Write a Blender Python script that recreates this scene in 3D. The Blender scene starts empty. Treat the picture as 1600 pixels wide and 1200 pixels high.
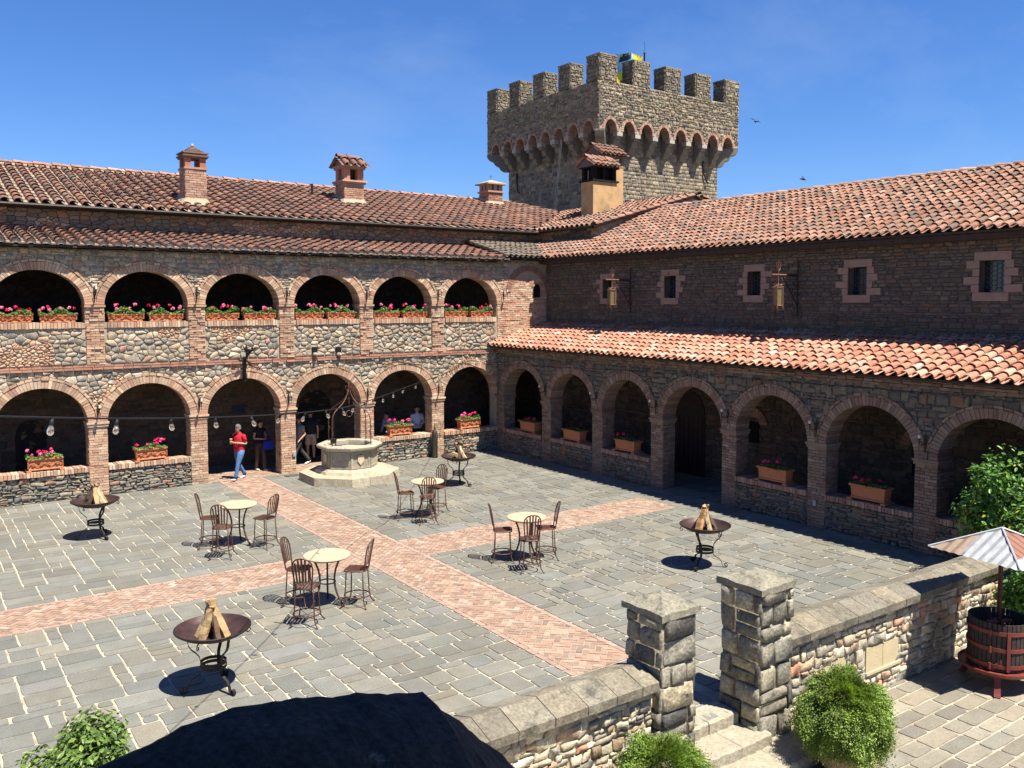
import bpy, math, random
from math import sin, cos, pi, radians, sqrt, atan2, floor, ceil
from mathutils import Vector, Matrix, noise

sc = bpy.context.scene
C = sc.collection

# ---------------------------------------------------------------- camera, sky, sun, exposure
cam = bpy.data.objects.new('camera', bpy.data.cameras.new('camera'))
C.objects.link(cam); sc.camera = cam
cam.location = (-18.571, -27.195, 5.6)
cam.rotation_euler = (radians(90 - 3.5217), 0, radians(-35.3296))
cam.data.sensor_width = 36; cam.data.lens = 30.749
cam.data.shift_y = -0.0284
cam.data.clip_end = 3000; cam.data.clip_start = 0.05

SUN = Vector((0.13, -0.45, 1.0)).normalized()
world = bpy.data.worlds.new('World'); sc.world = world; world.use_nodes = True
wn = world.node_tree; wn.nodes.clear()
sky = wn.nodes.new('ShaderNodeTexSky'); sky.sky_type = 'NISHITA'; sky.sun_disc = False
sky.sun_elevation = math.asin(SUN.z); sky.sun_rotation = atan2(SUN.x, SUN.y)
sky.altitude = 120; sky.air_density = 1.0; sky.dust_density = 0.0; sky.ozone_density = 4.0
bg = wn.nodes.new('ShaderNodeBackground'); bg.inputs[1].default_value = 0.056
wo = wn.nodes.new('ShaderNodeOutputWorld')
hs = wn.nodes.new('ShaderNodeHueSaturation'); hs.inputs['Saturation'].default_value = 1.16; wn.links.new(sky.outputs[0], hs.inputs['Color']); tm = wn.nodes.new('ShaderNodeVectorMath'); tm.operation = 'MULTIPLY'; tm.inputs[1].default_value = (.70, .84, 1.14)
wn.links.new(hs.outputs[0], tm.inputs[0])
# a few thin wisps of high cirrus
wtc = wn.nodes.new('ShaderNodeTexCoord'); wmp = wn.nodes.new('ShaderNodeMapping'); wmp.inputs['Scale'].default_value = (1.2, 5., 7.); wmp.inputs['Rotation'].default_value = (.3, .5, .9)
wnz = wn.nodes.new('ShaderNodeTexNoise'); wnz.inputs['Scale'].default_value = 1.1; wnz.inputs['Detail'].default_value = 7; wnz.inputs['Roughness'].default_value = .62
wmr = wn.nodes.new('ShaderNodeMapRange'); wmr.inputs[1].default_value = .50; wmr.inputs[2].default_value = .85; wmr.inputs[4].default_value = .20
wmx = wn.nodes.new('ShaderNodeMix'); wmx.data_type = 'RGBA'; wmx.inputs[7].default_value = (4.6, 5.6, 7.2, 1)
wn.links.new(wtc.outputs['Generated'], wmp.inputs[0]); wn.links.new(wmp.outputs[0], wnz.inputs[0]); wn.links.new(wnz.outputs['Fac'], wmr.inputs[0])
wn.links.new(wmr.outputs[0], wmx.inputs['Factor']); wn.links.new(tm.outputs[0], wmx.inputs[6]); wn.links.new(wmx.outputs[2], bg.inputs[0]); wn.links.new(bg.outputs[0], wo.inputs[0])
sl = bpy.data.lights.new('sun', 'SUN'); sl.energy = 5.0; sl.angle = radians(0.5); sl.color = (1.0, 0.94, 0.83)
so = bpy.data.objects.new('sun', sl); C.objects.link(so)
so.rotation_euler = SUN.to_track_quat('Z', 'Y').to_euler(); so.location = (10, -30, 40)
sc.view_settings.view_transform = 'Standard'; sc.view_settings.look = 'None'
sc.view_settings.exposure = 1.29; sc.view_settings.gamma = 1

R = random.Random(11)
def rr(a, b): return R.uniform(a, b)

# ---------------------------------------------------------------- materials
MATS = {}
KA = .80      # overall albedo level of the place (slate about .14, rubble about .25)
def mat(name, col=(.5, .5, .5), rough=.8, metal=0., attr=False, var=.18, vs=4., bump=.0, bs=25., spec=.3, fine=None, trans=0., hue=0., spots=None, back=None):
    if name in MATS: return MATS[name]
    m = bpy.data.materials.new(name); m.use_nodes = True; nt = m.node_tree; n = nt.nodes; l = nt.links
    b = n['Principled BSDF']; b.inputs['Roughness'].default_value = rough; b.inputs['Metallic'].default_value = metal
    b.inputs['Specular IOR Level'].default_value = spec
    tc = n.new('ShaderNodeTexCoord')
    src = None
    if attr:
        a = n.new('ShaderNodeAttribute'); a.attribute_name = 'Col'; src = a.outputs['Color']
    else:
        r = n.new('ShaderNodeRGB'); r.outputs[0].default_value = (*col, 1); src = r.outputs[0]
    nz = n.new('ShaderNodeTexNoise'); nz.inputs['Scale'].default_value = vs; nz.inputs['Detail'].default_value = 6; nz.inputs['Roughness'].default_value = .65
    l.new(tc.outputs['Object'], nz.inputs['Vector'])
    mr = n.new('ShaderNodeMapRange'); mr.inputs[1].default_value = .3; mr.inputs[2].default_value = .7
    mr.inputs[3].default_value = 1 - var; mr.inputs[4].default_value = 1 + var
    mr.inputs[3].default_value *= KA; mr.inputs[4].default_value *= KA
    l.new(nz.outputs['Fac'], mr.inputs[0])
    mx = n.new('ShaderNodeVectorMath'); mx.operation = 'SCALE'
    l.new(src, mx.inputs[0]); l.new(mr.outputs[0], mx.inputs['Scale'])
    out = mx.outputs[0]
    if fine:
        nf = n.new('ShaderNodeTexNoise'); nf.inputs['Scale'].default_value = fine; nf.inputs['Detail'].default_value = 3
        l.new(tc.outputs['Object'], nf.inputs['Vector'])
        m2 = n.new('ShaderNodeMapRange'); m2.inputs[1].default_value = .35; m2.inputs[2].default_value = .65; m2.inputs[3].default_value = 1 - var; m2.inputs[4].default_value = 1 + var
        l.new(nf.outputs['Fac'], m2.inputs[0])
        x2 = n.new('ShaderNodeVectorMath'); x2.operation = 'SCALE'; l.new(out, x2.inputs[0]); l.new(m2.outputs[0], x2.inputs['Scale']); out = x2.outputs[0]
    if spots:
        c2, thr, ssc = spots[:3]
        ns = n.new('ShaderNodeTexNoise'); ns.inputs['Scale'].default_value = ssc; ns.inputs['Detail'].default_value = 5; ns.inputs['Roughness'].default_value = .7
        l.new(tc.outputs['Object'], ns.inputs['Vector'])
        m3 = n.new('ShaderNodeMapRange'); m3.inputs[1].default_value = thr; m3.inputs[2].default_value = thr + .12; m3.inputs[4].default_value = spots[3] if len(spots) > 3 else 1.
        l.new(ns.outputs['Fac'], m3.inputs[0])
        mm = n.new('ShaderNodeMix'); mm.data_type = 'RGBA'
        l.new(m3.outputs[0], mm.inputs['Factor']); l.new(out, mm.inputs[6]); mm.inputs[7].default_value = (c2[0] * KA, c2[1] * KA, c2[2] * KA, 1)
        out = mm.outputs[2]
    l.new(out, b.inputs['Base Color'])
    if bump > 0:
        nb = n.new('ShaderNodeTexNoise'); nb.inputs['Scale'].default_value = bs; nb.inputs['Detail'].default_value = 8; nb.inputs['Roughness'].default_value = .7
        l.new(tc.outputs['Object'], nb.inputs['Vector'])
        bp = n.new('ShaderNodeBump'); bp.inputs['Strength'].default_value = bump; bp.inputs['Distance'].default_value = .03
        l.new(nb.outputs['Fac'], bp.inputs['Height']); l.new(bp.outputs[0], b.inputs['Normal'])
    if trans > 0: 
        b.inputs['Transmission Weight'].default_value = trans
        b.inputs['IOR'].default_value = 1.45
    MATS[name] = m
    return m

def leafmat(name, rough=.45, tr=.35):
    if name in MATS: return MATS[name]
    m = bpy.data.materials.new(name); m.use_nodes = True; nt = m.node_tree; n = nt.nodes; l = nt.links
    b = n['Principled BSDF']; b.inputs['Roughness'].default_value = rough; b.inputs['Specular IOR Level'].default_value = .45
    a = n.new('ShaderNodeAttribute'); a.attribute_name = 'Col'
    l.new(a.outputs['Color'], b.inputs['Base Color'])
    t = n.new('ShaderNodeBsdfTranslucent'); 
    sc2 = n.new('ShaderNodeVectorMath'); sc2.operation = 'MULTIPLY'; sc2.inputs[1].default_value = (1.25, 1.3, .5)
    l.new(a.outputs['Color'], sc2.inputs[0]); l.new(sc2.outputs[0], t.inputs[0])
    mx = n.new('ShaderNodeMixShader'); mx.inputs[0].default_value = tr
    l.new(b.outputs[0], mx.inputs[1]); l.new(t.outputs[0], mx.inputs[2]); l.new(mx.outputs[0], n['Material Output'].inputs[0])
    MATS[name] = m
    return m

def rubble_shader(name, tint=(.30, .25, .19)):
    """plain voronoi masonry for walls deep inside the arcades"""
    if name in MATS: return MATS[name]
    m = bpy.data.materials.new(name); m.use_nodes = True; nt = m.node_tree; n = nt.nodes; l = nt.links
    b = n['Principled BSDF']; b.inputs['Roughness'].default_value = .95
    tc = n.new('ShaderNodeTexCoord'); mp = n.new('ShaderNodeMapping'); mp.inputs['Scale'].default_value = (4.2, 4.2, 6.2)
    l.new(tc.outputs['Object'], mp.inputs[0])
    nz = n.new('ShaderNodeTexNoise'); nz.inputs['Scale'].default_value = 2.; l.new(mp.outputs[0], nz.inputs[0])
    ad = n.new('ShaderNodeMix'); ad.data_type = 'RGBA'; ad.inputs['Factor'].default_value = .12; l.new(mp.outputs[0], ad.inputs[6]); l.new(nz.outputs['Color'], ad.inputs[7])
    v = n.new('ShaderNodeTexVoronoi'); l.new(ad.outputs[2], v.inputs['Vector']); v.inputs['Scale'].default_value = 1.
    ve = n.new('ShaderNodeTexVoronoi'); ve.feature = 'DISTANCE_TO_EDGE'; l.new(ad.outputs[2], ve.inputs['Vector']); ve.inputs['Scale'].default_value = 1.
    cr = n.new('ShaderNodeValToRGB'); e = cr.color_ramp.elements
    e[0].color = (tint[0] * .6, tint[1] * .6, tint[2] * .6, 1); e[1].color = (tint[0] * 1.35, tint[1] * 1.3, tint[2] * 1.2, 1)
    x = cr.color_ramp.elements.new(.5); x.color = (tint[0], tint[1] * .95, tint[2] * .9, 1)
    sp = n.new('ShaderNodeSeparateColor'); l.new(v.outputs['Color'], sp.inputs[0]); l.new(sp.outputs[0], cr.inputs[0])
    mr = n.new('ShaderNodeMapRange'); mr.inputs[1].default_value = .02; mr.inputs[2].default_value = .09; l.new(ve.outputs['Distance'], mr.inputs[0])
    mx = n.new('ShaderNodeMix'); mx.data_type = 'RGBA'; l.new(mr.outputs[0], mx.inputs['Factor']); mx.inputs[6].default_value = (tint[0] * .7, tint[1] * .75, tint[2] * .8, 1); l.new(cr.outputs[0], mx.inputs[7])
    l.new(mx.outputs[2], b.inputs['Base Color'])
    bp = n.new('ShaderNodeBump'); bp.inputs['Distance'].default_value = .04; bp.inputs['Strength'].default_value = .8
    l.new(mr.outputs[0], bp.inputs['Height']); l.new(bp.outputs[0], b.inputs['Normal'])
    MATS[name] = m
    return m

M_stone = mat('rubble_stone', attr=True, rough=.92, var=.24, vs=7, bump=.7, bs=22, fine=45, spots=((.16, .14, .11), .52, 1.1, .35))
M_mortar = mat('lime_mortar', (.43, .35, .245), rough=.95, var=.2, vs=6, bump=.6, bs=30)
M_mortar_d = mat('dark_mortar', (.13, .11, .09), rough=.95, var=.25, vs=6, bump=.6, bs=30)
M_brick = mat('brick', attr=True, rough=.9, var=.18, vs=5, bump=.35, bs=40, fine=60, spots=((.26, .20, .15), .50, .8, .35))
M_tile = mat('clay_tile', attr=True, rough=.85, var=.2, vs=8, bump=.25, bs=40, fine=30, spots=((.13, .11, .09), .56, 1.3, .5))
M_slate = mat('slate_slab', attr=True, rough=.7, var=.12, vs=3, bump=.25, bs=14, fine=35, spec=.35, spots=((.15, .135, .10), .50, .55, .38))
M_grout = mat('pale_grout', (.47, .41, .31), rough=.95, var=.15, vs=3, bump=.4, bs=30, spots=((.25, .22, .165), .50, 1.1, .8))
M_iron = mat('dark_iron', (.035, .028, .025), rough=.55, metal=.6, var=.4, vs=12, spec=.5)
M_rust = mat('brown_iron', (.105, .047, .030), rough=.55, metal=.35, var=.35, vs=15, spec=.5)
M_block = mat('gate_stone', attr=True, rough=.95, var=.3, vs=6, bump=.9, bs=14, fine=26, spots=((.05, .048, .043), .57, 3.2))
M_coping = mat('coping_stone', attr=True, rough=.95, var=.22, vs=5, bump=.6, bs=18, fine=30, spots=((.09, .085, .07), .55, 2.6))
M_wood = mat('split_wood', attr=True, rough=.85, var=.25, vs=14, bump=.5, bs=30)
M_timber = mat('dark_timber', (.05, .032, .022), rough=.8, var=.3, vs=8, bump=.3, bs=20)
M_terra = mat('terracotta', (.52, .19, .085), rough=.8, var=.12, vs=8, bump=.15, bs=30)
M_wellstone = mat('travertine', attr=True, rough=.85, var=.2, vs=7, bump=.5, bs=22, fine=35, spots=((.24, .19, .11), .6, 3.))
M_black = mat('soot_and_hole_dark', (.008, .007, .006), rough=.95)  # real soot on the chimney; elsewhere painted darkness for openings
M_glass = mat('window_glass', (.02, .025, .03), rough=.15, spec=.6)
M_leaf = leafmat('leaf'); M_fern = leafmat('fern_leaf', .6, .3)
M_petal = leafmat('petal', .6, .3)
M_plaster = mat('ochre_plaster', (.55, .35, .165), rough=.9, var=.15, vs=2.5, bump=.2, bs=18, spots=((.30, .19, .10), .52, 1.3, .6))
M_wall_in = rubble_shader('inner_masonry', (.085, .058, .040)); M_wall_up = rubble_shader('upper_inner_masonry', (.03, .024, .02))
M_lead = mat('lead_flashing', (.10, .11, .125), rough=.6, var=.15)
M_skin = mat('skin', (.55, .30, .20), rough=.6, var=.05)

# ---------------------------------------------------------------- mesh builder
class MB:
    def __init__(s): s.v = []; s.f = []; s.m = []; s.c = []
    def add(s, vs, fs, col=(1, 1, 1), mi=0):
        o = len(s.v); s.v += [tuple(p) for p in vs]
        for f in fs: s.f.append(tuple(i + o for i in f)); s.m.append(mi); s.c.append(col)
    def box(s, x0, x1, y0, y1, z0, z1, col=(1, 1, 1), mi=0, skip=''):
        v = [(x0, y0, z0), (x1, y0, z0), (x1, y1, z0), (x0, y1, z0), (x0, y0, z1), (x1, y0, z1), (x1, y1, z1), (x0, y1, z1)]
        s.add(v, [(0, 3, 2, 1), (4, 5, 6, 7), (0, 1, 5, 4), (1, 2, 6, 5), (2, 3, 7, 6), (3, 0, 4, 7)], col, mi)
    def tube(s, pts, r, n=6, col=(1, 1, 1), mi=0, flat=1., cap=True):
        pts = [Vector(p) for p in pts]; rs = r if isinstance(r, (list, tuple)) else [r] * len(pts)
        up = None; rings = []
        for i, p in enumerate(pts):
            t = (pts[min(i + 1, len(pts) - 1)] - pts[max(i - 1, 0)])
            if t.length < 1e-9: t = Vector((0, 0, 1))
            t.normalize()
            if up is None:
                up = Vector((0, 0, 1)) if abs(t.z) < .9 else Vector((1, 0, 0))
            a = up - t * up.dot(t)
            if a.length < 1e-6: a = Vector((1, 0, 0)) - t * t.x
            a.normalize(); b = t.cross(a); up = a
            rings.append([p + (a * cos(2 * pi * k / n) + b * flat * sin(2 * pi * k / n)) * rs[i] for k in range(n)])
        vs = [q for rg in rings for q in rg]; fs = []
        for i in range(len(rings) - 1):
            for k in range(n): fs.append((i * n + k, i * n + (k + 1) % n, (i + 1) * n + (k + 1) % n, (i + 1) * n + k))
        if cap: fs.append(tuple(range(n))[::-1]); fs.append(tuple((len(rings) - 1) * n + k for k in range(n)))
        s.add(vs, fs, col, mi)
    def bar(s, pts, w, t, side=(0, 0, 1), col=(1, 1, 1), mi=0):
        """flat bar: width w along the direction 'side', thickness t"""
        pts = [Vector(p) for p in pts]; sd = Vector(side).normalized(); vs = []; fs = []
        for i, p in enumerate(pts):
            d = (pts[min(i + 1, len(pts) - 1)] - pts[max(i - 1, 0)]).normalized()
            s1 = sd - d * sd.dot(d)
            s1.normalize(); nn = d.cross(s1)
            vs += [p + s1 * w / 2 + nn * t / 2, p - s1 * w / 2 + nn * t / 2, p - s1 * w / 2 - nn * t / 2, p + s1 * w / 2 - nn * t / 2]
        for i in range(len(pts) - 1):
            for k in range(4): fs.append((i * 4 + k, i * 4 + (k + 1) % 4, i * 4 + 4 + (k + 1) % 4, i * 4 + 4 + k))
        fs += [(3, 2, 1, 0), tuple(len(pts) * 4 - 4 + k for k in range(4))]
        s.add(vs, fs, col, mi)
    def lathe(s, prof, n=24, col=(1, 1, 1), mi=0, c=(0, 0, 0), sq=None, rot=0.):
        vs = []; fs = []
        for r, z in prof:
            for k in range(n):
                a = 2 * pi * k / n + rot
                vs.append((c[0] + r * cos(a), c[1] + r * sin(a), c[2] + z))
        for i in range(len(prof) - 1):
            for k in range(n): fs.append((i * n + k, i * n + (k + 1) % n, (i + 1) * n + (k + 1) % n, (i + 1) * n + k))
        if prof[0][0] > 1e-6: fs.append(tuple(range(n))[::-1])
        if prof[-1][0] > 1e-6: fs.append(tuple((len(prof) - 1) * n + k for k in range(n)))
        s.add(vs, fs, col, mi)
    def build(s, name, mats, parent=None, smooth=False, origin=None, loc=None):
        me = bpy.data.meshes.new(name)
        o = Vector(origin) if origin is not None else (parent.location.copy() if (parent is not None and parent.get('world')) else Vector((0, 0, 0)))
        me.from_pydata([(a - o.x, b - o.y, c - o.z) for a, b, c in s.v], [], s.f)
        if not isinstance(mats, (list, tuple)): mats = [mats]
        for m in mats: me.materials.append(m)
        me.polygons.foreach_set('material_index', s.m)
        if smooth: me.polygons.foreach_set('use_smooth', [True] * len(s.f))
        at = me.color_attributes.new('Col', 'FLOAT_COLOR', 'CORNER')
        buf = []
        for f, c in zip(s.f, s.c): buf += [c[0], c[1], c[2], 1.] * len(f)
        at.data.foreach_set('color', buf)
        me.update()
        ob = bpy.data.objects.new(name, me); C.objects.link(ob)
        if parent is not None: ob.parent = parent
        elif origin is not None: ob.location = o
        if loc is not None: ob.location = loc
        return ob

def thing(name, label, cat, loc=(0, 0, 0), rz=0., group=None, world=False):
    o = bpy.data.objects.new(name, None); C.objects.link(o); o.empty_display_size = .2
    o.location = loc; o.rotation_euler = (0, 0, rz); o['label'] = label; o['category'] = cat
    if group: o['group'] = group
    if world: o['world'] = 1
    return o
def tag(o, label=None, cat=None, group=None, kind=None):
    if label: o['label'] = label
    if cat: o['category'] = cat
    if group: o['group'] = group
    if kind: o['kind'] = kind
    return o
def copy_tree(o, loc, rz=None, label=None, group=None, scale=None):
    r = o.copy(); C.objects.link(r); r.location = loc
    if rz is not None: r.rotation_euler = (0, 0, rz)
    if scale: r.scale = (scale,) * 3
    if label: r['label'] = label
    if group: r['group'] = group
    def rec(src, dst):
        for ch in list(src.children):
            c = ch.copy(); C.objects.link(c); c.parent = dst; rec(ch, c)
    rec(o, r)
    return r

def SCP(pal, k): return [(w, tuple(c * k for c in col)) for w, col in pal]
def jit(col, a=.12):
    k = 1 + rr(-a, a); w = rr(-a * .22, a * .22)
    return (col[0] * k * (1 + w), col[1] * k, col[2] * k * (1 - w))
def pick(pal):
    t = R.random() * sum(p[0] for p in pal)
    for w, c in pal:
        t -= w
        if t <= 0: return jit(c, .16)
    return jit(pal[-1][1], .16)

PAL_RUBBLE = [(3, (.44, .355, .245)), (3, (.40, .33, .24)), (2.6, (.35, .305, .24)), (1.6, (.29, .265, .22)), (1.5, (.50, .42, .31)), (1., (.42, .305, .21)), (.5, (.44, .27, .19))]
PAL_BRICK = [(4, (.50, .315, .205)), (3, (.56, .385, .26)), (2, (.47, .265, .17)), (1.2, (.61, .46, .32)), (.8, (.38, .225, .155))]
PAL_BRICK_D = [(3, (.36, .18, .12)), (3, (.30, .16, .11)), (1, (.42, .26, .17)), (1, (.22, .13, .1))]
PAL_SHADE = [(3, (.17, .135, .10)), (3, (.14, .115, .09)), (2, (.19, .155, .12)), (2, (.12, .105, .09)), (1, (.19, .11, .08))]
PAL_TOWER = [(3, (.38, .31, .21)), (3, (.32, .27, .19)), (2, (.25, .22, .17)), (1.4, (.47, .39, .27)), (1, (.19, .17, .14)), (.3, (.36, .23, .14))]
PAL_NEAR = [(3, (.56, .485, .345)), (2, (.47, .40, .285)), (1.8, (.35, .315, .25)), (2, (.66, .58, .44)), (1.2, (.48, .34, .22)), (.5, (.52, .28, .18)), (.8, (.29, .265, .22))]

PAL_CH = [(3, (.44, .25, .165)), (2, (.50, .34, .235)), (1, (.36, .20, .14))]
def rubble_cells(u0, u1, z0, z1, sx, sz, j=.17, vary=.5, chips=.25):
    """roughly coursed angular rubble: uneven quads with small chips between"""
    out = []; z = z0
    while z < z1 - .015:
        h = sz * rr(1 - vary, 1 + vary)
        if z + h > z1 - sz * .35: h = z1 - z
        u = u0 - rr(0, sx)
        while u < u1:
            w = sx * rr(.45, 1.6); a, b = max(u, u0), min(u + w, u1); u += w
            if b - a < .05: continue
            if R.random() < chips and h > sz * .7:
                m = z + h * rr(.3, .7); parts = [(a, b, z, m), (a, b, m, z + h)]
                if b - a > sx * .9: n = a + (b - a) * rr(.35, .65); parts = [(a, b, z, m), (a, n, m, z + h), (n, b, m, z + h)]
            else: parts = [(a, b, z, z + h)]
            for (p, q, r, s) in parts:
                jw, jh = min(.045, (q - p) * j), min(.035, (s - r) * j * 1.3)
                f = lambda x, y: (min(max(x + rr(-jw, jw), u0), u1), min(max(y + rr(-jh, jh), z0), z1))
                mid = (q - p) > .16
                P = [f(p, r)] + ([f((p + q) / 2, r)] if mid else []) + [f(q, r), f(q, s)] + ([f((p + q) / 2, s)] if mid else []) + [f(p, s)]
                out.append((P, 0))
        z += h
    return out
# ---------------------------------------------------------------- frames and masonry
class Fr:
    """wall frame: u along the wall, d inwards, z up"""
    def __init__(s, O, U, D): s.O = Vector(O); s.U = Vector(U); s.D = Vector(D)
    def __call__(s, u, d, z): return s.O + s.U * u + s.D * d + Vector((0, 0, z))
    def right(s, u): return Fr(s(u, 0, 0), s.D, -s.U)
    def left(s, u, t): return Fr(s(u, t, 0), -s.D, s.U)
FB = Fr((0, 0, 0), (1, 0, 0), (0, 1, 0))            # gallery front, faces the court (-y)
FW = Fr((0, 0, 0), (0, -1, 0), (1, 0, 0))           # wing front, faces -x; u = -y

def fquad(mb, F, u0, u1, z0, z1, d=0., col=(1, 1, 1), mi=0):
    mb.add([F(u0, d, z0), F(u1, d, z0), F(u1, d, z1), F(u0, d, z1)], [(0, 1, 2, 3)], col, mi)
def fbox(mb, F, u0, u1, d0, d1, z0, z1, col=(1, 1, 1), mi=0, back=False):
    v = [F(u0, d0, z0), F(u1, d0, z0), F(u1, d1, z0), F(u0, d1, z0), F(u0, d0, z1), F(u1, d0, z1), F(u1, d1, z1), F(u0, d1, z1)]
    f = [(0, 3, 2, 1), (4, 5, 6, 7), (0, 1, 5, 4), (1, 2, 6, 5), (3, 0, 4, 7)]
    if back: f.append((2, 3, 7, 6))
    mb.add(v, f, col, mi)

def arch_wall(mb, F, u0, u1, z0, z1, arches, t, mi=0, n=18, back=True, caps=True, sill=True):
    """arches: (uc, half, spring z, rise, base z); solid between"""
    cur = u0
    ds = (0., t) if back else (0.,)
    for uc, a, zs, rise, zb in sorted(arches):
        for d in ds: fquad(mb, F, cur, uc - a, z0, z1, d, mi=mi)
        pts = [(uc - a * cos(pi * k / n), zs + rise * sin(pi * k / n)) for k in range(n + 1)]
        for d in ds:
            for k in range(n):
                (a0, b0), (a1, b1) = pts[k], pts[k + 1]
                mb.add([F(a0, d, b0), F(a1, d, b1), F(a1, d, z1), F(a0, d, z1)], [(0, 1, 2, 3)], (1, 1, 1), mi)
            if zb > z0: fquad(mb, F, uc - a, uc + a, z0, zb, d, mi=mi)
        path = [(uc - a, zb)] + pts + [(uc + a, zb)]
        for k in range(len(path) - 1):
            (a0, b0), (a1, b1) = path[k], path[k + 1]
            mb.add([F(a0, 0, b0), F(a0, t, b0), F(a1, t, b1), F(a1, 0, b1)], [(0, 1, 2, 3)], (1, 1, 1), mi)
        if sill: mb.add([F(uc - a, 0, zb), F(uc + a, 0, zb), F(uc + a, t, zb), F(uc - a, t, zb)], [(0, 1, 2, 3)], (1, 1, 1), mi)
        cur = uc + a
    for d in ds: fquad(mb, F, cur, u1, z0, z1, d, mi=mi)
    for u in ((u0, u1) if caps else ()): mb.add([F(u, 0, z0), F(u, t, z0), F(u, t, z1), F(u, 0, z1)], [(0, 1, 2, 3)], (1, 1, 1), mi)

def hole_wall(mb, F, u0, u1, z0, z1, holes, t, mi=0):
    cur = u0
    for a0, a1, b0, b1 in sorted(holes):
        fquad(mb, F, cur, a0, z0, z1, mi=mi); fquad(mb, F, a0, a1, z0, b0, mi=mi); fquad(mb, F, a0, a1, b1, z1, mi=mi)
        for q in ([F(a0, 0, b0), F(a0, t, b0), F(a0, t, b1), F(a0, 0, b1)], [F(a1, 0, b0), F(a1, t, b0), F(a1, t, b1), F(a1, 0, b1)],
                  [F(a0, 0, b0), F(a1, 0, b0), F(a1, t, b0), F(a0, t, b0)], [F(a0, 0, b1), F(a1, 0, b1), F(a1, t, b1), F(a0, t, b1)]):
            mb.add(q, [(0, 1, 2, 3)], (1, 1, 1), mi)
        cur = a1
    fquad(mb, F, cur, u1, z0, z1, mi=mi)

def clip_half(poly, px, py, nx, ny):
    """keep the side where (q-p).n <= 0"""
    out = []; n = len(poly)
    for i in range(n):
        a = poly[i]; b = poly[(i + 1) % n]
        da = (a[0] - px) * nx + (a[1] - py) * ny; db = (b[0] - px) * nx + (b[1] - py) * ny
        if da <= 0: out.append(a)
        if (da < 0 < db) or (db < 0 < da):
            t = da / (da - db); out.append((a[0] + (b[0] - a[0]) * t, a[1] + (b[1] - a[1]) * t))
    return out

def vor_cells(u0, u1, z0, z1, sx, sz, bricks=0.12, drop=.14, jx=.42, seed=0.):
    k = sx / sz * .85
    pts = []
    z = z0 + sz * .5; row = 0
    while z < z1 + sz * .2:
        u = u0 + (sx * .5 if row % 2 else 0.) + rr(-.1, .1)
        while u < u1 + sx * .5:
            nb = noise.noise(Vector((u * .55 + seed, z * 1.1, 3.1)))
            if nb > .42 - bricks: pts.append((u, z, 2))
            elif R.random() > drop: pts.append((u + rr(-jx, jx) * sx, z + rr(-.36, .36) * sz, 0))
            if nb > .42 - bricks:
                for _ in range(2): pts.append((u + rr(-.5, .5) * sx, z + rr(-.5, .5) * sz, 2))
            u += sx
        z += sz; row += 1
    H = {}
    cs = sx * 1.2
    P = [(p[0], p[1] * k, p[2]) for p in pts]
    for i, p in enumerate(P): H.setdefault((floor(p[0] / cs), floor(p[1] / cs)), []).append(i)
    out = []
    for i, p in enumerate(P):
        if not (u0 - .01 <= p[0] <= u1 + .01 and z0 * k - .01 <= p[1] <= z1 * k + .01): continue
        cx, cy = floor(p[0] / cs), floor(p[1] / cs)
        nbr = []
        for a in (-2, -1, 0, 1, 2):
            for b in (-2, -1, 0, 1, 2):
                nbr += H.get((cx + a, cy + b), [])
        nbr = sorted(((P[j][0] - p[0]) ** 2 + (P[j][1] - p[1]) ** 2, j) for j in nbr if j != i)
        poly = [(u0, z0 * k), (u1, z0 * k), (u1, z1 * k), (u0, z1 * k)]
        poly = [(max(min(q[0], p[0] + sx * 1.6), p[0] - sx * 1.6), max(min(q[1], p[1] + sx * 1.6), p[1] - sx * 1.6)) for q in poly]
        for dd, j in nbr[:26]:
            q = P[j]
            if dd < 1e-9: continue
            md = max((a[0] - p[0]) ** 2 + (a[1] - p[1]) ** 2 for a in poly)
            if dd > 4 * md: break
            poly = clip_half(poly, (p[0] + q[0]) / 2, (p[1] + q[1]) / 2, q[0] - p[0], q[1] - p[1])
            if len(poly) < 3: break
        if len(poly) >= 3: out.append(([(a, b / k) for a, b in poly], p[2]))
    return out

def course_cells(u0, u1, z0, z1, sx, sz, vary=.35):
    out = []; z = z0
    while z < z1 - .02:
        h = sz * rr(1 - vary, 1 + vary)
        if z + h > z1 - sz * .4: h = z1 - z
        u = u0 - rr(0, sx)
        while u < u1:
            w = sx * rr(.55, 1.5)
            a, b = max(u, u0), min(u + w, u1)
            if b - a > .06:
                if h > sz * 1.05 and R.random() < .25:
                    m = z + h * rr(.4, .6)
                    out.append(([(a, z), (b, z), (b, m), (a, m)], 0)); out.append(([(a, m), (b, m), (b, z + h), (a, z + h)], 0))
                else:
                    out.append(([(a, z), (b, z), (b, z + h + rr(-.015, .015)), (a, z + h + rr(-.015, .015))], 0))
            u += w
        z += h
    return out

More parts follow.
